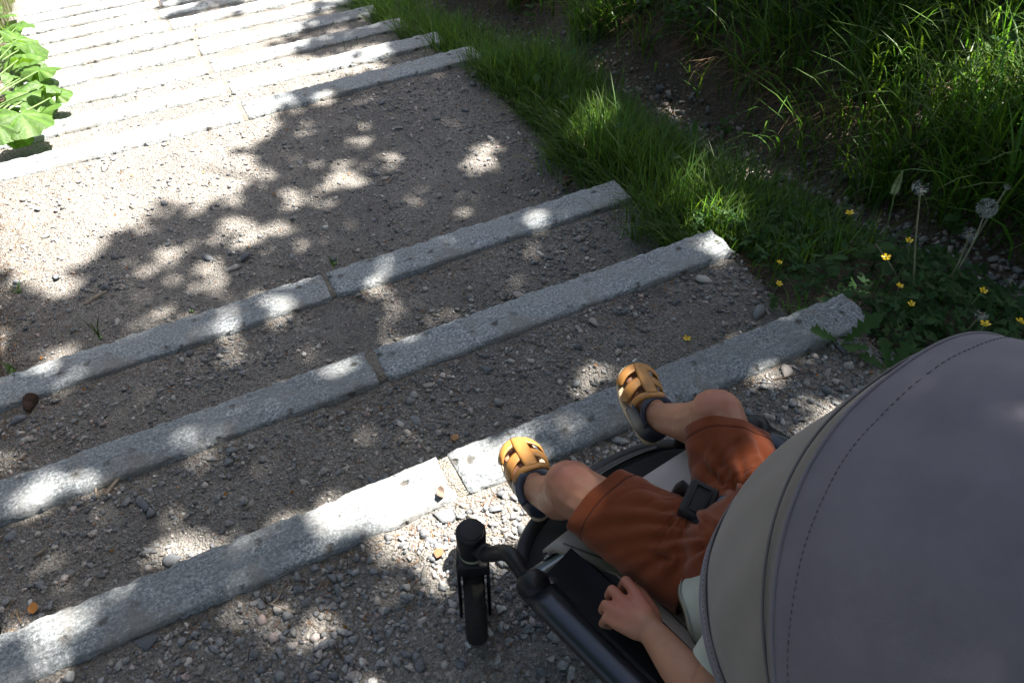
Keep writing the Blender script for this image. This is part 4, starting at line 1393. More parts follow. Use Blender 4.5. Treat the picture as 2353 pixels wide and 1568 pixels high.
# hood: bows turn about the hinges; fabric spans them
HF, HZ = -.485, .603
def bow(par, t, lift=0.0):
    phi, b, a, n_ = par
    c, s = np.cos(t), np.sin(t)
    X = np.sign(c)*np.abs(c)**n_*(a+lift)
    Y = np.abs(s)**n_*(b+lift)
    return np.stack([X, HF+Y*math.cos(phi), HZ+Y*math.sin(phi)], -1)
TT = np.linspace(.0, math.pi, 90)
B1 = np.array([.084, .320, .272, .834])
B2 = np.array([.922, .386, .278, .772])
B3 = np.array([1.60, .378, .274, .78])
B4 = np.array([2.35, .345, .262, .80])
def span_at(a, b, s, sag, lift=0.0, wr=0.0, seed=0, t=None):
    t = TT if t is None else t
    par = a+(b-a)*s
    par[1] -= sag*math.sin(math.pi*s)
    P = bow(par, t, lift)
    if wr:
        w = wr*math.sin(math.pi*s)*(np.sin(t*9+seed+2*np.sin(t*4)+s*2)+.6*np.sin(t*17+s*5+seed))
        d = P-np.array([0, HF, HZ])
        d /= np.linalg.norm(d, axis=1)[:, None]+1e-6
        P = P+d*w[:, None]
    return P
def span(a, b, n, sag, lift=0.0, wr=0.0, seed=0):
    return np.array([span_at(a, b, k/(n-1), sag, lift, wr, seed) for k in range(n)])
hood = sadd('hood', grid_mesh('hood', np.concatenate([span(B2, B3, 22, .008, .004, .0022), span(B3, B4, 12, .008, .004)[1:]]), flip=True), M['canopy'])
vis = sadd('visor', grid_mesh('visor', span(B1, B2+np.array([.03, -.004, 0, 0]), 24, .014, 0, .0028, 2), flip=True), M['visor'])
sadd('visor_binding', grid_mesh('visor_binding', np.array([span_at(B1, B2, s_, .014, .0018) for s_ in (-.02, .03, .075, .115)]), flip=True), M['canopy'], vis)
sadd('visor_piping', tube('visor_piping', span_at(B1, B2, .122, .014, .0012)[2:-2], .0015, 6), M['thread'], vis)
sadd('front_bow', tube('front_bow', bow(B1, TT[1:-1]), .0042, 10), M['canopy'], vis)
sadd('hood_piping', tube('hood_piping', bow(B2, TT[1:-1], .0042), .0022, 8), M['canopy'], hood)
sadd('seam_line', tube('seam_line', span_at(B1, B2, .90, .014, .0006)[2:-2], .0016, 6), M['thread'], vis)
def stitches(name, P, parent):
    parts = []
    for k in range(0, len(P)-1, 2):
        parts.append(tube_arrays(np.array([P[k], (P[k]+P[k+1])/2, P[k+1]]), .0006, 4))
    o = sadd(name, mk_mesh(name, *join_arrays(parts)), M['thread'], parent)
    o['kind'] = 'stuff'
TS = np.linspace(.12, math.pi-.12, 240)
stitches('stitching', span_at(B2, B3, .115, .008, .0046, .0022, 0, TS), hood)
stitches('stitching', span_at(B1, B2, .085, .014, .0022, 0, 0, TS), vis)
# harness buckle and straps
bk = LL((1608, 1140), .492)
ax = np.array([[.90, .42, .05], [-.42, .90, .1], [0, -.1, 1]])
buck = sadd('buckle', bevel_mesh(mk_mesh('buckle', *box_arrays(bk, (.062, .044, .018), ax)), .006, 3), M['blackm'])
ring_p = np.array([(bk+ax[0]*a*.022+ax[1]*b_*.012+ax[2]*.010) for a, b_ in ((-.9, -1), (.9, -1), (1, -.9), (1, .9), (.9, 1), (-.9, 1), (-1, .9), (-1, -.9), (-.9, -1))])
sadd('buckle_frame', tube('buckle_frame', ring_p, .0018, 8), M['blackm'], buck)
sadd('crotch_strap', tube('crotch_strap', spline([bk+[.012, .03, -.012], bk+[.02, .045, -.05], bk+[.02, .05, -.09]], 8), .004, 10, 4.0), M['blackm'], buck)
sadd('waist_strap', tube('waist_strap', spline([bk+[.02, -.015, .0], bk+[.04, -.06, .0], bk+[.08, -.10, -.02]], 8), .004, 10, 4.0), M['blackm'], buck)
sadd('waist_strap', tube('waist_strap', spline([bk+[-.015, -.02, .0], bk+[-.03, -.06, .015], bk+[-.08, -.13, .0]], 8), .004, 10, 4.0), M['blackm'], buck)
M['navyp'] = plain('navy_plastic', (.03, .04, .06), .4)
sadd('harness_button', lathe('harness_button', [(0, .009), (.016, .010), (.022, .006), (.024, -.004), (0, -.006)], bk+[.022, -.040, .010], 28), M['navyp'], buck)

# ------------------------------------------------------------------ the child
def capsule_pts(p0, r0, p1, r1, n=70):
    k = np.arange(n)+.5
    ph = np.arccos(1-2*k/n)
    th = math.pi*(1+5**.5)*k
    u = np.stack([np.cos(th)*np.sin(ph), np.sin(th)*np.sin(ph), np.cos(ph)], -1)
    return np.vstack([np.asarray(p0)+u*r0, np.asarray(p1)+u*r1])
def blob_mesh(name, caps, voxel, smooth_it, factor=.5):
    bm = bmesh.new()
    for c in caps:
        pts = capsule_pts(*c) if not isinstance(c, np.ndarray) else c
        b2 = bmesh.new()
        for q in pts:
            b2.verts.new(q)
        g = bmesh.ops.convex_hull(b2, input=b2.verts[:])
        bmesh.ops.delete(b2, geom=[v for v in b2.verts if not v.link_faces], context='VERTS')
        t = bpy.data.meshes.new('t')
        b2.to_mesh(t)
        b2.free()
        bm.from_mesh(t)
        bpy.data.meshes.remove(t)
    me = bpy.data.meshes.new('t')
    bm.to_mesh(me)
    bm.free()
    o = bpy.data.objects.new('t', me)
    COL.objects.link(o)
    r_ = o.modifiers.new('r', 'REMESH')
    r_.mode = 'VOXEL'
    r_.voxel_size = voxel
    s_ = o.modifiers.new('s', 'SMOOTH')
    s_.iterations = smooth_it
    s_.factor = factor
    dg = bpy.context.evaluated_depsgraph_get()
    out = bpy.data.meshes.new_from_object(o.evaluated_get(dg))
    bpy.data.objects.remove(o)
    bpy.data.meshes.remove(me)
    out.name = name
    return smooth(out)
def ell(c, r, n=120, ax=None):
    k = np.arange(n)+.5
    ph = np.arccos(1-2*k/n)
    th = math.pi*(1+5**.5)*k
    u = np.stack([np.cos(th)*np.sin(ph), np.sin(th)*np.sin(ph), np.cos(ph)], -1)*np.asarray(r)
    if ax is not None:
        u = u@np.asarray(ax)
    return u+np.asarray(c)
def unit(v):
    v = np.asarray(v, float)
    return v/np.linalg.norm(v)
Lhip, Lknee, Lank = np.array([-.058, -.13, .405]), np.array([-.122, .070, .412]), np.array([-.113, .150, .302])
Rhip, Rknee, Rank = np.array([.060, -.13, .405]), np.array([.150, .022, .440]), np.array([.147, .118, .340])
camv = lambda p: unit(np.array([(CAM-np.array([SO[0], SO[1], 0]))@_rt, (CAM-np.array([SO[0], SO[1], 0]))@_fw, CAM_H])-p)
def foot_frame(toe, heel, rollout):
    y_ = unit(np.asarray(toe)-heel)
    c = camv(np.asarray(heel))
    z_ = unit(c-y_*(c@y_))
    x_ = np.cross(y_, z_)
    a = math.radians(rollout)
    z2 = z_*math.cos(a)+x_*math.sin(a)
    x2 = np.cross(y_, z2)
    return np.stack([x2, y_, z2])            # rows
FL = 0.158
Ltoe, Lheel = LL((1176, 1003), .272), np.array([-.128, .137, .248])
Rtoe, Rheel = LL((1452, 828), .318), LL((1502, 1012), .268)
def scale_foot(toe, heel):
    d = np.asarray(toe)-heel
    return toe, toe-d/np.linalg.norm(d)*FL
Ltoe, Lheel = scale_foot(Ltoe, Lheel)
Rtoe, Rheel = scale_foot(Rtoe, Rheel)
FRAME = {'L': (Lheel, foot_frame(Ltoe, Lheel, 14)), 'R': (Rheel, foot_frame(Rtoe, Rheel, 30))}
def fpt(s, x, y, z):
    o, A = FRAME[s]
    return o+np.array([x, y, z])@A
caps = []
for s, hip, knee, ank, mir in (('L', Lhip, Lknee, Lank, 1), ('R', Rhip, Rknee, Rank, -1)):
    anc = fpt(s, 0, .030, .050)
    caps.append((hip, .056, knee, .043))
    caps.append((hip*.35+knee*.65+[0, 0, -.010], .046, knee, .041))
    caps.append((knee+[0, .004, .002], .0445, knee+[0, .010, .0], .043))
    mid = knee*.55+anc*.45
    calf = mid+unit(np.cross(np.cross(anc-knee, [0, 0, 1.0]), anc-knee))*-.012
    caps.append((knee, .041, calf, .039))
    caps.append((calf, .038, anc, .0265))
    # foot
    caps.append((anc, .026, fpt(s, 0, .024, .026), .024))
    caps.append((fpt(s, 0, .024, .024), .0225, fpt(s, 0, .070, .026), .0215))
    caps.append((anc*.5+fpt(s, 0, .06, .036)*.5, .021, fpt(s, mir*-.004, .088, .022), .019))
    caps.append((fpt(s, -.013, .062, .020), .0170, fpt(s, -.015, .102, .018), .0155))
    caps.append((fpt(s, .013, .062, .020), .0170, fpt(s, .015, .102, .018), .0155))
    for k, (tx, ty, tr) in enumerate(((-.0225, .132, .0092), (-.0090, .138, .0074), (.0030, .135, .0070), (.0140, .129, .0065), (.0240, .120, .0062))):
        tx = tx*(1 if mir < 0 else -1)
        caps.append((fpt(s, tx*.85, .100, .017), tr+.0015, fpt(s, tx, ty, .0125), tr))
# trunk, neck, head
caps += [((-.035, -.17, .42), .065, (.04, -.17, .42), .065), ((0, -.19, .45), .07, (0, -.25, .57), .075), ((-.05, -.27, .60), .055, (.05, -.27, .60), .055), ((0, -.28, .62), .04, (0, -.30, .68), .036)]
HC = np.array([0, -.315, .745])
caps += [ell(HC, (.070, .082, .085)), ell(HC+[0, .035, -.030], (.050, .045, .048)), ell(HC+[0, .083, -.012], (.010, .012, .010), 40), ell(HC+[-.072, -.005, -.01], (.010, .018, .024), 40), ell(HC+[.072, -.005, -.01], (.010, .018, .024), 40),
         ell(HC+[0, .074, -.045], (.018, .008, .006), 40)]
# left arm with a closed hand on the edge of the seat
Lsh, Lel = np.array([-.115, -.285, .61]), np.array([-.232, -.305, .515])
wr = LL((1507, 1447), .432)
caps += [(Lsh, .036, Lel, .030), (Lel, .029, Lel*.45+wr*.55, .0265), (Lel*.5+wr*.5, .027, wr, .0205)]
kn = [LL((1462, 1352), .424), LL((1437, 1372), .424), LL((1421, 1396), .420), LL((1414, 1420), .414)]
pc = np.mean(kn, axis=0)*.55+wr*.45
caps.append((wr, .0195, pc+[.003, -.006, 0], .0225))
for k, q in enumerate(kn):
    caps.append((wr*.55+q*.45+[0, 0, .001], .0150, q, .0098-.0005*k))
fd = [LL((1440, 1322), .418), LL((1408, 1342), .417), LL((1393, 1376), .413), LL((1392, 1408), .408)]
for k in range(4):
    r0 = .0090-.0004*k-(.0008 if k == 3 else 0)
    d1 = fd[k]
    d2 = d1+np.array([-.004, .001, -.016])
    d3 = d2+np.array([.010, -.008, -.008])
    caps += [(kn[k], r0, d1, r0-.0004), (d1, r0-.0006, d2, r0-.0012), (d2, r0-.0014, d3, r0-.0018)]
tb = LL((1500, 1390), .410)
caps += [(wr*.5+tb*.5, .014, tb, .0105), (tb, .0100, LL((1478, 1352), .400), .0088), (LL((1478, 1352), .400), .0086, LL((1462, 1335), .396), .0074)]
# right arm: the hand lies at the far edge of the seat
Rsh, Rel = np.array([.115, -.285, .61]), np.array([.225, -.27, .50])
rw = np.array([.205, -.165, .43])
caps += [(Rsh, .036, Rel, .030), (Rel, .029, rw, .0205)]
rk = LL((1835, 1050), .425)
caps += [(rw, .0195, rk*.75+rw*.25, .020)]
for k in range(4):
    a = rk+np.array([-.022+.013*k, -.010, 0])
    b_ = LL((1806+10*k, 1036-2*k), .422)
    caps += [(rk*.6+rw*.4, .014, a, .0088), (a, .0086, b_, .0072), (b_, .0070, b_+[.001, .010, -.012], .006)]
caps += [(rw+[-.012, .01, 0], .0125, rk+[-.03, -.02, -.004], .0082)]
KNEES = [Lknee+[-.005, .02, .035], Rknee+[-.005, .02, .035], kn[1], kn[0]]
def skin_mat():
    m, nt, b = new_mat('skin')
    f = ntex(nt, 16, 5, .6)
    c = ramp(nt, f, [(.3, (.30, .145, .088)), (.55, (.36, .18, .11)), (.8, (.40, .18, .12))])
    co = coords(nt)
    for pt in KNEES:
        dn = nt.nodes.new('ShaderNodeVectorMath')
        dn.operation = 'DISTANCE'
        dn.inputs[1].default_value = tuple(pt)
        nt.links.new(co, dn.inputs[0])
        c = mix(nt, ramp(nt, dn.outputs['Value'], [(.012, (.6, .6, .6)), (.052, (0, 0, 0))]), c, (.40, .13, .085))
    c = mix(nt, ramp(nt, ntex(nt, 75, 5, .7, co), [(.45, (0, 0, 0)), (.75, (.35, .35, .35))]), c, (.33, .12, .075))
    nt.links.new(c, b.inputs['Base Color'])
    b.inputs['Roughness'].default_value = .5
    b.inputs['Specular IOR Level'].default_value = .35
    b.inputs['Subsurface Weight'].default_value = .25
    b.inputs['Subsurface Radius'].default_value = (.008, .003, .0015)
    b.inputs['Subsurface Scale'].default_value = .6
    bump(nt, b, ntex(nt, 420, 3, .6), .12, .0006)
    return m
M['skin'] = skin_mat()
person = empty('person', SO, 'small child in rust shorts and sandals sitting in the stroller', 'person', rz=SH)
add('body', blob_mesh('body', caps, .0028, 7), M['skin'], person)
M['hair'] = plain('hair', (.16, .10, .05), .7, var=.4, sc=120)
add('hair', blob_mesh('hair', [ell(HC+[0, -.010, .014], (.075, .083, .082))], .006, 3), M['hair'], person)
M['eye'] = plain('eye', (.05, .035, .03), .2)
for s in (-1, 1):
    add('eye', lathe('eye', [(0, .006), (.006, .004), (.008, 0), (0, -.004)], HC+np.array([s*.028, .079, .004]), 12, np.array([[1, 0, 0], [0, 0, 1], [0, -1, 0]], float)), M['eye'], person)

# shorts: two open legs and the seat of the trousers, with folds
CREASES = [[(1648, 1213), (1580, 1185), (1500, 1165), (1430, 1158)], [(1650, 1224), (1570, 1208), (1480, 1198), (1400, 1205), (1335, 1222)], [(1645, 1236), (1560, 1232), (1470, 1245), (1385, 1268)],
           [(1635, 1247), (1560, 1265), (1490, 1298), (1445, 1330)], [(1612, 1258), (1565, 1290), (1530, 1345)], [(1600, 1200), (1540, 1150), (1500, 1120)], [(1540, 1285), (1480, 1270), (1410, 1300)],
           [(1695, 1135), (1650, 1060), (1608, 1012)], [(1712, 1130), (1702, 1060), (1690, 1000)], [(1772, 1065), (1742, 1005), (1725, 968)], [(1660, 1110), (1620, 1075), (1598, 1050)]]
def crease_depth(P):
    """how deep the drawn folds of the cloth lie at local points P"""
    Wp = np.array([SO[0], SO[1], SO[2]])+P[:, :1]*_rt+P[:, 1:2]*_fw+P[:, 2:]*np.array([0, 0, 1.0])
    q = proj(Wp)[:, :2]
    w = np.zeros(len(P))
    for k, ln in enumerate(CREASES):
        c = spline([(a, b, 0) for a, b in ln], 40)[:, :2]
        D = np.full(len(P), 1e9)
        T = np.zeros(len(P))
        S = np.zeros(len(P))
        for i in range(39):
            d = c[i+1]-c[i]
            u = np.clip(((q-c[i])@d)/(d@d), 0, 1)
            e = q-(c[i]+u[:, None]*d)
            dd = np.hypot(e[:, 0], e[:, 1])
            m = dd < D
            D = np.where(m, dd, D)
            T = np.where(m, (i+u)/39, T)
            S = np.where(m, np.sign(d[0]*e[:, 1]-d[1]*e[:, 0]), S)
        env = np.clip(1.15-T, 0, 1)**.6
        wd = 7+9*T
        w += env*(-.0062*np.exp(-(D/wd)**2)+.0042*np.exp(-((D-1.9*wd)/(1.2*wd))**2)*(S > 0)+.0022*np.exp(-((D-1.9*wd)/(1.2*wd))**2)*(S < 0))
    return w
HEMS = []
def shorts():
    parts = []
    G = np.array([.004, -.105, .45])
    def fold(P, N, leg):
        d = P-G
        ang = np.arctan2(d[:, 1], np.abs(d[:, 0]) if leg < 0 else d[:, 0])
        dist = np.linalg.norm(d[:, :2], axis=1)
        ang = np.arctan2(d[:, 1], d[:, 0]*leg)
        rid = lambda fa, fd, sd_: np.clip(1-3.2*np.abs(np.array([mnoise.noise(Vector((a*fa+sd_, q*fd, sd_))) for a, q in zip(ang+.6*dist*8, dist)])), 0, 1)**1.6
        w = -.0135*rid(2.6, 9, 2.3+leg)*np.exp(-(dist/.125)**4)-.0080*rid(5.2, 12, 7.7+leg)*np.exp(-(dist/.11)**4)
        w = w*.35+crease_depth(P)*(N[:, 2] > -.3)
        w += .0016*np.array([mnoise.noise(Vector(q*24)) for q in P])+.0030*np.array([mnoise.noise(Vector(q*9+np.array([3, 1, 5]))) for q in P])
        return P+N*w[:, None]
    for leg, cuff, hip, rc, rh in ((-1, np.array([-.098, .030, .405]), np.array([-.052, -.15, .415]), .0660, .083), (1, np.array([.136, -.006, .428]), np.array([.050, -.15, .415]), .0645, .083)):
        nu, nv = 110, 120
        ax = unit(cuff-hip)
        sidev = unit(np.cross(ax, [0, 0, 1.0]))
        upv = np.cross(sidev, ax)
        # the hem is cut obliquely, as it sits on the bent knee
        P = np.zeros((nu, nv, 3))
        th = np.linspace(0, 2*np.pi, nv, endpoint=False)
        L = np.linalg.norm(cuff-hip)
        for i in range(nu):
            t = i/(nu-1)
            r = rh+(rc-rh)*t
            sq = .88+.06*t
            hemw = .0035*np.sin(3*th+leg)*t**3+.002*np.sin(7*th)*t**4
            c = hip+(cuff-hip)*t
            rr = (r+hemw)[:, None]
            shear = ax[None]*(.014*np.cos(th)*t)[:, None]*(-1)
            P[i] = c+rr*(np.cos(th)[:, None]*sidev+np.sin(th)[:, None]*upv*sq)+shear
        Nn = (P-(hip+(cuff-hip)*np.linspace(0, 1, nu)[:, None])[:, None])
        Nn /= np.linalg.norm(Nn, axis=2)[:, :, None]
        Q = fold(P.reshape(-1, 3), Nn.reshape(-1, 3), leg).reshape(nu, nv, 3)
        # hem band and the turned inside
        t = np.linspace(0, 1, nu)[:, None]
        band = np.exp(-((t-.885)/.008)**2)*.0016
        Q -= Nn*band[:, :, None]
        inner = [Q[-1]-Nn[-1]*.0022+ax*.0003, Q[-1]-Nn[-1]*.0035-ax*.004, Q[-1]-Nn[-1]*.0045-ax*.03]
        Q = np.concatenate([Q, np.array(inner)])
        parts.append((Q.reshape(-1, 3), grid_faces(nu+3, nv, True)[:, ::-1]))
        k_ = int(.885*(nu-1))
        HEMS.append(np.vstack([Q[k_]+Nn[k_]*.0006, Q[k_][:1]+Nn[k_][:1]*.0006]))
    V, F = join_arrays(parts)
    me = smooth(mk_mesh('shorts', V, F))
    return me
def cloth(name, col, var=.1):
    m = fabric(name, col, 1400, var, .95, .1)
    return m
M['rust'] = cloth('rust_jersey', (.150, .036, .012), .2)
sh_o = add('shorts', shorts(), M['rust'], person)
M['hem'] = plain('rust_thread', (.06, .014, .006), .9)
for hp_ in HEMS:
    add('hem_seam', tube('hem_seam', hp_, .0009, 5, cap=False), M['hem'], sh_o)
pel = blob_mesh('seat_of_shorts', [((-.048, -.155, .425), .078, (.05, -.155, .425), .078), ((-.03, -.11, .418), .060, (.035, -.11, .418), .060), ((-.03, -.19, .47), .088, (.03, -.19, .47), .088)], .0035, 10)
pv = np.array([v.co[:] for v in pel.vertices])
pn = np.array([v.normal[:] for v in pel.vertices])
pv = pv+pn*(crease_depth(pv)*(pn[:, 2] > -.3))[:, None]
pel.vertices.foreach_set('co', pv.astype(np.float32).ravel())
pel.update()
add('seat_of_shorts', pel, M['rust'], sh_o)
# shirt with a dark red print
def shirt_mat():
    m, nt, b = new_mat('printed_shirt')
    co = coords(nt)
    c = ramp(nt, ntex(nt, 24, 4, .6, co), [(.3, (.33, .335, .28)), (.7, (.40, .405, .345))])
    v = vor(nt, 22, vec=co)
    n_ = ntex(nt, 55, 2, .5, co)
    k = nt.nodes.new('ShaderNodeMath')
    k.operation = 'MULTIPLY_ADD'
    nt.links.new(n_, k.inputs[0])
    k.inputs[1].default_value = .35
    nt.links.new(v, k.inputs[2])
    mask = ramp(nt, k.outputs[0], [(.36, (1, 1, 1)), (.38, (0, 0, 0))])
    nt.links.new(mix(nt, mask, c, (.13, .018, .014)), b.inputs['Base Color'])
    b.inputs['Roughness'].default_value = .9
    bump(nt, b, ntex(nt, 600, 2, .5, co), .15, .0008)
    return m
M['shirt'] = shirt_mat()
def shirt_skirt():
    """the loose front of the shirt, hem resting on the lap"""
    nu, nv = 26, 70
    th = np.linspace(-.15*np.pi, 1.15*np.pi, nv)
    P = []
    for i in range(nu):
        t = i/(nu-1)
        c = np.array([-.012, -.275, .60])*(1-t)+np.array([-.052, -.222, .482])*t
        rx, ry = .098+.010*t, .078+.004*t
        w = 1+.025*t*np.sin(th*6+1)
        X = c[0]+rx*np.cos(th)*w
        Y = c[1]+ry*np.sin(th)*w
        Z = c[2]-.03*t*np.abs(np.cos(th))+.012*t*np.sin(th*5)
        P.append(np.stack([X, Y, Z], -1))
    P = np.array(P)
    inner = P[-1:]*1.0
    inner = inner+np.array([0, -.003, .010])
    return grid_mesh('shirt', np.concatenate([P, inner]), flip=True)
shirt = add('shirt', shirt_skirt(), M['shirt'], person)
add('shirt_body', blob_mesh('shirt_body', [((-.01, -.245, .53), .098, (0, -.265, .60), .090), ((-.075, -.28, .60), .055, (.075, -.28, .60), .055)], .005, 6), M['shirt'], shirt)
for s, a, b_ in ((-1, Lsh, Lel), (1, Rsh, Rel)):
    p = np.array([a+(b_-a)*t for t in np.linspace(-.1, .72, 8)])
    add('sleeve', tube('sleeve', p, np.linspace(.050, .047, 8), 20, cap=False), M['shirt'], shirt)

# sandals ------------------------------------------------------------------
M['tan'] = plain('tan_leather', (.34, .155, .035), .5, var=.18, sc=55, bmp=.15)
M['navy'] = plain('navy_leather', (.022, .030, .052), .45, var=.2, sc=60, bmp=.15)
M['sole'] = plain('crepe_sole', (.50, .40, .26), .75, var=.12, sc=90, bmp=.2)
M['welt'] = plain('stitch', (.62, .56, .44), .8)
def sole_outline(n=64, mir=1):
    pts = []
    for k in range(n):
        t = 2*math.pi*k/n
        y = .5-.5*math.cos(t)            # 0 heel .. 1 toe
        side_ = math.sin(t)
        w = .0280+.0110*math.sin(math.pi*min(1, max(0, (y-.25)/1.1)))+.003*y
        w *= (1-(2*y-1)**6*.15)
        e = abs(side_)**.62
        pts.append((math.copysign(w*e, side_)+mir*.004*math.sin(math.pi*y), -.004+y*(FL+.004)))
    return np.array(pts)
def upper_pt(s, y, t, mir, lift=0.0):
    """a point of the shoe upper: y along the foot 0..1, t across -1..1"""
    h = np.interp(y, [0, .12, .3, .45, .62, .8, .93, 1.0], [.052, .056, .060, .056, .044, .034, .025, .012])
    w = np.interp(y, [0, .08, .25, .45, .65, .8, .92, 1.0], [.011, .023, .029, .033, .0385, .037, .028, .009])
    a = (t*.5+.5)*math.pi
    x = math.cos(a)*-1*(w+lift)*(abs(math.cos(a))**-.25 if abs(math.cos(a)) > .05 else 1)
    x = max(-w-lift, min(w+lift, x))
    z = .005+(h-.005+lift)*abs(math.sin(a))**.75
    return fpt(s, x+mir*.004*math.sin(math.pi*y), y*FL, z)
def strap(s, mir, pts, w, lift, nu=22, nv=6):
    """a band over the foot: pts = [(y,t)...] control points, w its half width along y"""
    c = spline([(a, b, 0) for a, b in pts], nu)
    P = []
    for i in range(nu):
        row = []
        d = (c[min(i+1, nu-1)]-c[max(i-1, 0)])[:2]
        d = d*np.array([FL, .045])
        nrm = np.array([-d[1], d[0]])
        nrm /= np.linalg.norm(nrm)+1e-9
        ww = w(i/(nu-1)) if callable(w) else w
        for j in range(nv):
            q = (j/(nv-1)*2-1)*ww
            e = 1-abs(j/(nv-1)*2-1)**4*.5
            row.append(upper_pt(s, c[i][0]+nrm[0]*q/FL, np.clip(c[i][1]+nrm[1]*q/.045, -1, 1), mir, lift*e))
        P.append(row)
    P = np.array(P)
    me = grid_mesh('strap', P)
    bm = bmesh.new()
    bm.from_mesh(me)
    bmesh.ops.solidify(bm, geom=bm.faces[:], thickness=.0018)
    bm.to_mesh(me)
    bm.free()
    return smooth(me)
for s, mir, lab in (('L', 1, 'left sandal with its toe in the sun'), ('R', -1, 'right sandal in the shade, seen from its inner side')):
    o, A = FRAME[s]
    out = sole_outline(72, mir)
    prof = [(-.0075, .93), (-.006, 1.0), (.000, 1.03), (.0035, 1.03), (.0045, .98)]
    P = np.array([[fpt(s, x_*k, FL/2+(y_-FL/2)*(1+(k-1)*.5), z_) for x_, y_ in out] for z_, k in prof])
    V = P.reshape(-1, 3)
    F = grid_faces(len(prof), len(out), True)
    n_ = len(out)
    V = np.vstack([V, fpt(s, 0, FL/2, -.0075), fpt(s, 0, FL/2, .0045)])
    j = np.arange(n_)
    F3 = np.vstack([np.stack([np.full(n_, len(V)-2), j, (j+1) % n_], -1), np.stack([np.full(n_, len(V)-1), (len(prof)-1)*n_+(j+1) % n_, (len(prof)-1)*n_+j], -1)])
    sd_o = add('sandal', smooth(mk_mesh('sandal', V, [F, F3])), M['sole'], person, label=lab)
    add('toe_strap', strap(s, mir, [(.74, -.98), (.83, -.6), (.90, -.15), (.925, .12)], lambda t: .0112-.0025*t, .0030), M['tan'], sd_o)
    add('toe_strap', strap(s, mir, [(.74, .98), (.83, .6), (.90, .15), (.925, -.12)], lambda t: .0112-.0025*t, .0034), M['tan'], sd_o)
    add('cross_strap', strap(s, mir, [(.52, -.98), (.60, -.55), (.685, -.1), (.70, .12)], lambda t: .0100-.003*t, .0030), M['tan'], sd_o)
    add('cross_strap', strap(s, mir, [(.52, .98), (.60, .55), (.685, .1), (.70, -.12)], lambda t: .0100-.003*t, .0034), M['tan'], sd_o)
    add('centre_strap', strap(s, mir, [(.95, .0), (.80, .0), (.66, 0), (.48, 0)], .0060, .0062), M['tan'], sd_o)
    add('instep_strap', strap(s, mir, [(.40, -.80), (.445, -.4), (.46, 0), (.445, .4), (.40, .80)], .0060, .0050), M['tan'], sd_o)
    # heel counter
    Pn = []
    for u in np.linspace(0, 1, 40):
        t = -1+2*u
        yv = .44*abs(t)**1.6-.012
        xw = np.interp(abs(t), [0, .3, .6, 1], [0, .0195, .0295, .0345])*np.sign(t)
        top = .050-.014*abs(t)**2.5
        row = []
        for v in np.linspace(0, 1, 9):
            z_ = .002+(top-.002)*v
            bulge = .0035*math.sin(v*2.6)
            row.append(fpt(s, xw+np.sign(t)*bulge*abs(t)**.3+mir*.004*math.sin(math.pi*max(0, yv)), yv*FL-(.004*(1-abs(t))*math.sin(v*2.6)), z_))
        Pn.append(row)
    me = grid_mesh('heel_counter', np.array(Pn))
    bm = bmesh.new()
    bm.from_mesh(me)
    bmesh.ops.solidify(bm, geom=bm.faces[:], thickness=.002)
    bm.to_mesh(me)
    bm.free()
    add('heel_counter', smooth(me), M['navy'], sd_o)
    # ankle strap round the front of the ankle
    ring = []
    for a in np.linspace(-.15*math.pi, 1.15*math.pi, 30):
        ring.append(fpt(s, .033*math.cos(a), .030+.036*math.sin(a), .050+.006*math.sin(a)))
    add('ankle_strap', tube('ankle_strap', np.array(ring), .0022, 10, 3.2), M['navy'], sd_o)
    # light stitching round the welt
    parts = []
    for k in range(0, 72):
        x_, y_ = out[k]
        x2, y2 = out[(k+1) % 72]
        a, b2 = fpt(s, x_*.985, y_, .0052), fpt(s, x_*.985+(x2-x_)*.55, y_+(y2-y_)*.55, .0052)
        parts.append(tube_arrays(np.array([a, (a+b2)/2, b2]), .0006, 4))
    w_ = add('welt_stitching', mk_mesh('welt_stitching', *join_arrays(parts)), M['welt'], sd_o)
    w_['kind'] = 'stuff'

# ------------------------------------------------------------------ litter and small things
def needle_mesh(name, pos, L, w, cols):
    n = len(pos)
    a = RNG.uniform(0, 2*np.pi, n)
    d = np.stack([np.cos(a), np.sin(a), RNG.normal(0, .12, n)], -1)*L[:, None]/2
    s = np.stack([-np.sin(a), np.cos(a), 0*a], -1)*w[:, None]/2
    up_ = np.array([0, 0, 1.0])*w[:, None]*.9
    bend = s*RNG.uniform(-6, 6, n)[:, None]
    V = np.stack([pos-d-s, pos-d+s, pos+bend-s+up_, pos+bend+s+up_, pos+d], 1)
    F4 = np.array([[0, 1, 3, 2]])
    F3 = np.array([[2, 3, 4]])
    off = (np.arange(n)*5)[:, None, None]
    return mk_mesh(name, V.reshape(-1, 3), [(F4[None]+off).reshape(-1, 4), (F3[None]+off).reshape(-1, 3)], np.repeat(cols, 5, 0))
x, y = path_points(48000, .3, 4.2)
w = np.full(len(x), .05)
for i in range(4):
    dn = SY[i]-y
    w = np.where((dn > 0) & (dn < .4), np.maximum(w, .9*np.exp(-dn/.09)), w)
    d = y-(SY[i]+STEP_W)
    w = np.where((d > 0) & (d < .4), np.maximum(w, .45*np.exp(-d/.06)), w)
w = np.maximum(w, .9*np.exp(-np.abs(x+.62)/.12))
w = np.maximum(w, .5*np.exp(-np.abs(x-1.48)/.08))
w *= np.clip(.6+1.1*n2(x, y, 2.6, 71), .04, 1.5)
k = RNG.random(len(x)) < w
x, y = x[k], y[k]
n = len(x)
cc = np.array([.13, .075, .038])*RNG.uniform(.35, 1.7, (n, 1))
cc[:, 1] *= RNG.uniform(.8, 1.15, n)
P = np.stack([x, y, path_z(x, y)+RNG.uniform(.001, .007, n)], -1)
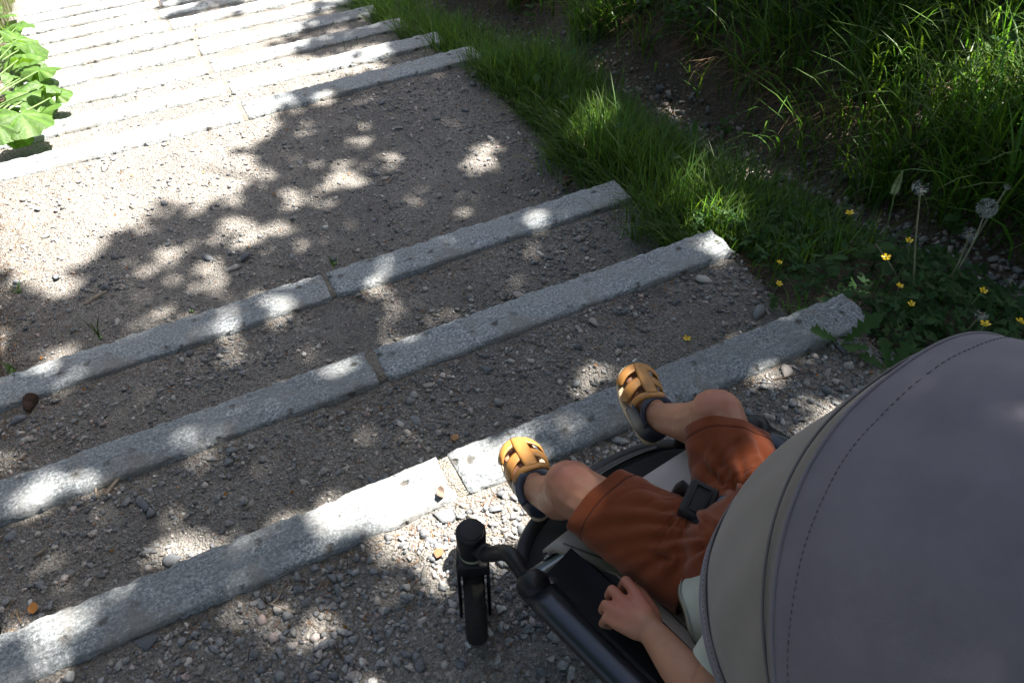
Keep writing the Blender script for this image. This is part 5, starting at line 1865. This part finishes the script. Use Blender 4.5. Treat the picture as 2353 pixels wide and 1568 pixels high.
add('needle_litter', needle_mesh('needle_litter', P, RNG.uniform(.008, .028, n), RNG.uniform(.0008, .0018, n), cc), M['litter'], path, kind='stuff')
# orange bud scales and scraps of leaf
x, y = path_points(230, .3, 3.2)
n = len(x)
cc = np.array([.30, .13, .035])*RNG.uniform(.35, 1.2, (n, 1))
P = np.stack([x, y, path_z(x, y)+.006], -1)
add('bud_scales', leaf_set('bud_scales', LF_OVAL, P, RNG.uniform(.005, .011, n), RNG.uniform(0, 6.28, n), RNG.normal(0, .35, n), cc, RNG.uniform(1, 2.2, n)), M['litter'], path, kind='stuff')
# dead leaves and stalks on the soil right and left of the path
x = np.concatenate([RNG.uniform(1.5, 2.4, 5000), RNG.uniform(-1.2, -.55, 2500)])
y = np.concatenate([RNG.uniform(.4, 5.0, 5000), RNG.uniform(.8, 5.0, 2500)])
n = len(x)
cc = np.array([.12, .08, .045])*RNG.uniform(.3, 1.6, (n, 1))
add('verge_litter', needle_mesh('verge_litter', on_ground(x, y, .004), RNG.uniform(.012, .06, n), RNG.uniform(.001, .003, n), cc), M['litter'], ground, kind='stuff')

M['wood'] = plain('grey_wood', (.26, .215, .165), .9, var=.35, sc=70, bmp=.6)
M['twig'] = plain('dark_twig', (.075, .05, .035), .9, var=.4, sc=80, bmp=.6)
def stick(p0, p1, r, label, mat='wood', oval=.5, name='stick', fork=None):
    a, b = hit(p0), hit(p1)
    c = (a+b)/2
    d = b-a
    pts = spline([-d/2, np.array([random.uniform(-.004, .004), random.uniform(-.004, .004), .003]), d/2], 10)+[0, 0, r*.6+.003]
    rad = np.full(10, r)*np.array([.55, .8, 1, 1, .95, 1, .9, .95, .85, .5])
    parts = [tube_arrays(pts, rad, 8, oval)]
    if fork:
        f = hit(fork)-c
        parts.append(tube_arrays(spline([pts[5], (pts[5]+f)/2+[0, 0, .004], f+[0, 0, .004]], 6), np.linspace(r*.7, r*.35, 6), 7))
    o = empty(name, c, label, 'stick')
    add('wood', smooth(mk_mesh('wood', *join_arrays(parts))), M[mat], o)
stick((243, 1143), (290, 1090), .0065, 'grey splinter of wood lying below the second step at the left')
stick((225, 1147), (226, 1112), .005, 'short grey splinter beside the longer one below the second step')
stick((618, 1388), (680, 1410), .0050, 'pale twig lying on the top landing below the nearest step')
stick((622, 1392), (648, 1358), .0040, 'thin pale twig touching another on the top landing')
stick((765, 1478), (800, 1538), .0035, 'dark thin twig on the gravel at the bottom of the photo', 'twig')
stick((195, 705), (247, 673), .008, 'flat grey chip of wood on the landing left of the blades')
stick((845, 655), (872, 682), .0045, 'forked pale twig below the joint of the third step', fork=(842, 668))
stick((78, 1283), (107, 1262), .0050, 'short straw coloured splinter at the lower left')
stick((1100, 540), (1180, 555), .0022, 'thin dark stalk lying beside the third step', 'twig', 1.0)
stick((955, 105), (985, 85), .004, 'thin brown twig on the tread two steps past the landing', 'twig', 1.0)
stick((105, 895), (140, 868), .0035, 'brown curled twig on the third step near the left edge', 'twig', .8)
stick((1890, 850), (1700, 890), .0016, 'long thin stalk lying along the nearest step', 'twig', 1.0)
# pine cones
M['cone'] = plain('cone_scale', (.055, .030, .018), .85, var=.4, sc=60)
def cone(px, r, L, rz, label):
    c = hit(px)+np.array([0, 0, r*.75])
    root = empty('pine_cone', c, label, 'pine cone', rz=rz)
    add('core', lathe('core', [(0, -L/2), (r*.45, -L*.42), (r*.72, -L*.15), (r*.62, L*.15), (r*.3, L*.42), (0, L/2)], seg=14, rot=np.array([[0, 0, 1], [0, 1, 0], [-1, 0, 0]], float)), M['cone'], root)
    sc_ = None
    for k in range(70):
        t = (k+.5)/70
        a = k*2.399
        zz = -L/2+L*t
        rr = r*math.sin(math.pi*min(.97, .12+.80*t))**.7
        if sc_ is None:
            sc_ = mk_mesh('scale', np.array([(0, -.5, 0), (0, .5, 0), (.9, .42, .30), (.9, -.42, .30), (1.15, 0, .42), (.5, 0, .30)])*.017, np.array([(0, 1, 5), (1, 2, 5), (2, 4, 5), (4, 3, 5), (3, 0, 5)]))
            sc_.materials.append(M['cone'])
        o = bpy.data.objects.new('scale', sc_)
        COL.objects.link(o)
        o.parent = root
        n_ = Vector((0, math.cos(a), math.sin(a)))
        axv = Vector((1, 0, 0))
        X = (n_*.75+axv*.55).normalized()
        Y = axv.cross(n_).normalized()
        Z = X.cross(Y)
        mt = Matrix((X, Y, Z)).transposed().to_4x4()
        mt.translation = Vector((zz, math.cos(a)*rr*.45, math.sin(a)*rr*.45))
        o.matrix_local = mt @ Matrix.Scale(max(.4, rr/r), 4)
cone((1300, 425), .021, .05, .7, 'dark pine cone in the grass behind the end of the third step')
cone((72, 935), .020, .048, 1.2, 'dark pine cone under the third step at the left edge')
# a curled dry leaf standing on the nearest step
p = un((1012, 1134), .004)
u = np.linspace(-1, 1, 15)
Pn = np.array([[(.012*a+.003*b, .009*b, .003+.009*(a*a)*(1-.25*b)+.002*b) for b in np.linspace(-1, 1, 9)*math.sqrt(max(.04, 1-(a*.92)**2))] for a in u])
dl = grid_mesh('dry_leaf', Pn)
bm = bmesh.new()
bm.from_mesh(dl)
bmesh.ops.solidify(bm, geom=bm.faces[:], thickness=.0006)
bm.to_mesh(dl)
bm.free()
M['dryleaf'] = plain('dry_leaf', (.14, .10, .075), .8, var=.4, sc=90)
add('dry_leaf', smooth(dl), M['dryleaf'], None, p, 'curled dark dry leaf standing on the sunlit part of the nearest step', 'leaf').rotation_euler = (0, 0, .9)
# an orange leaf scrap and the fallen yellow flower
for px, lab, col in (((80, 1412), 'orange leaf scrap beside the left end of the nearest step', (.40, .16, .03)), ((1045, 1000), 'brown leaf scrap on the tread by the nearest step', (.3, .15, .05)), ((1012, 1262), 'rusty leaf scrap among the sunlit pebbles by the front wheel', (.20, .08, .03))):
    q = hit(px)
    me = one_leaf(LF_OVAL, .026, random.uniform(0, 6), .25, 1.6, 'leaf_scrap')
    add('leaf_scrap', me, plain('leaf_scrap', col, .7, var=.3, sc=80), None, q+np.array([0, 0, .008]), lab, 'leaf')
q = hit((1577, 780))
fo = empty('fallen_flower', q+np.array([0, 0, .004]), 'fallen yellow buttercup flower on the gravel of the first tread', 'flower')
add('flower', flower_mesh(.011, 44), M['petal'], fo)
add('stem', tube('stem', spline([(0, 0, 0), (.006, -.012, .0), (.010, -.03, -.002)], 6), .001, 6), M['stem'], fo)
# pebbles resting on the nearest step
for px, r, lab in (((1265, 1003), .0085, None),):
    q = un(px, .004)
    o = add('pebble', BIG[3], None, None, q+np.array([0, 0, .004]), 'small pale pebble resting on the nearest step between the feet', 'pebble')
    o.scale = (r*1.3, r, r*.8)
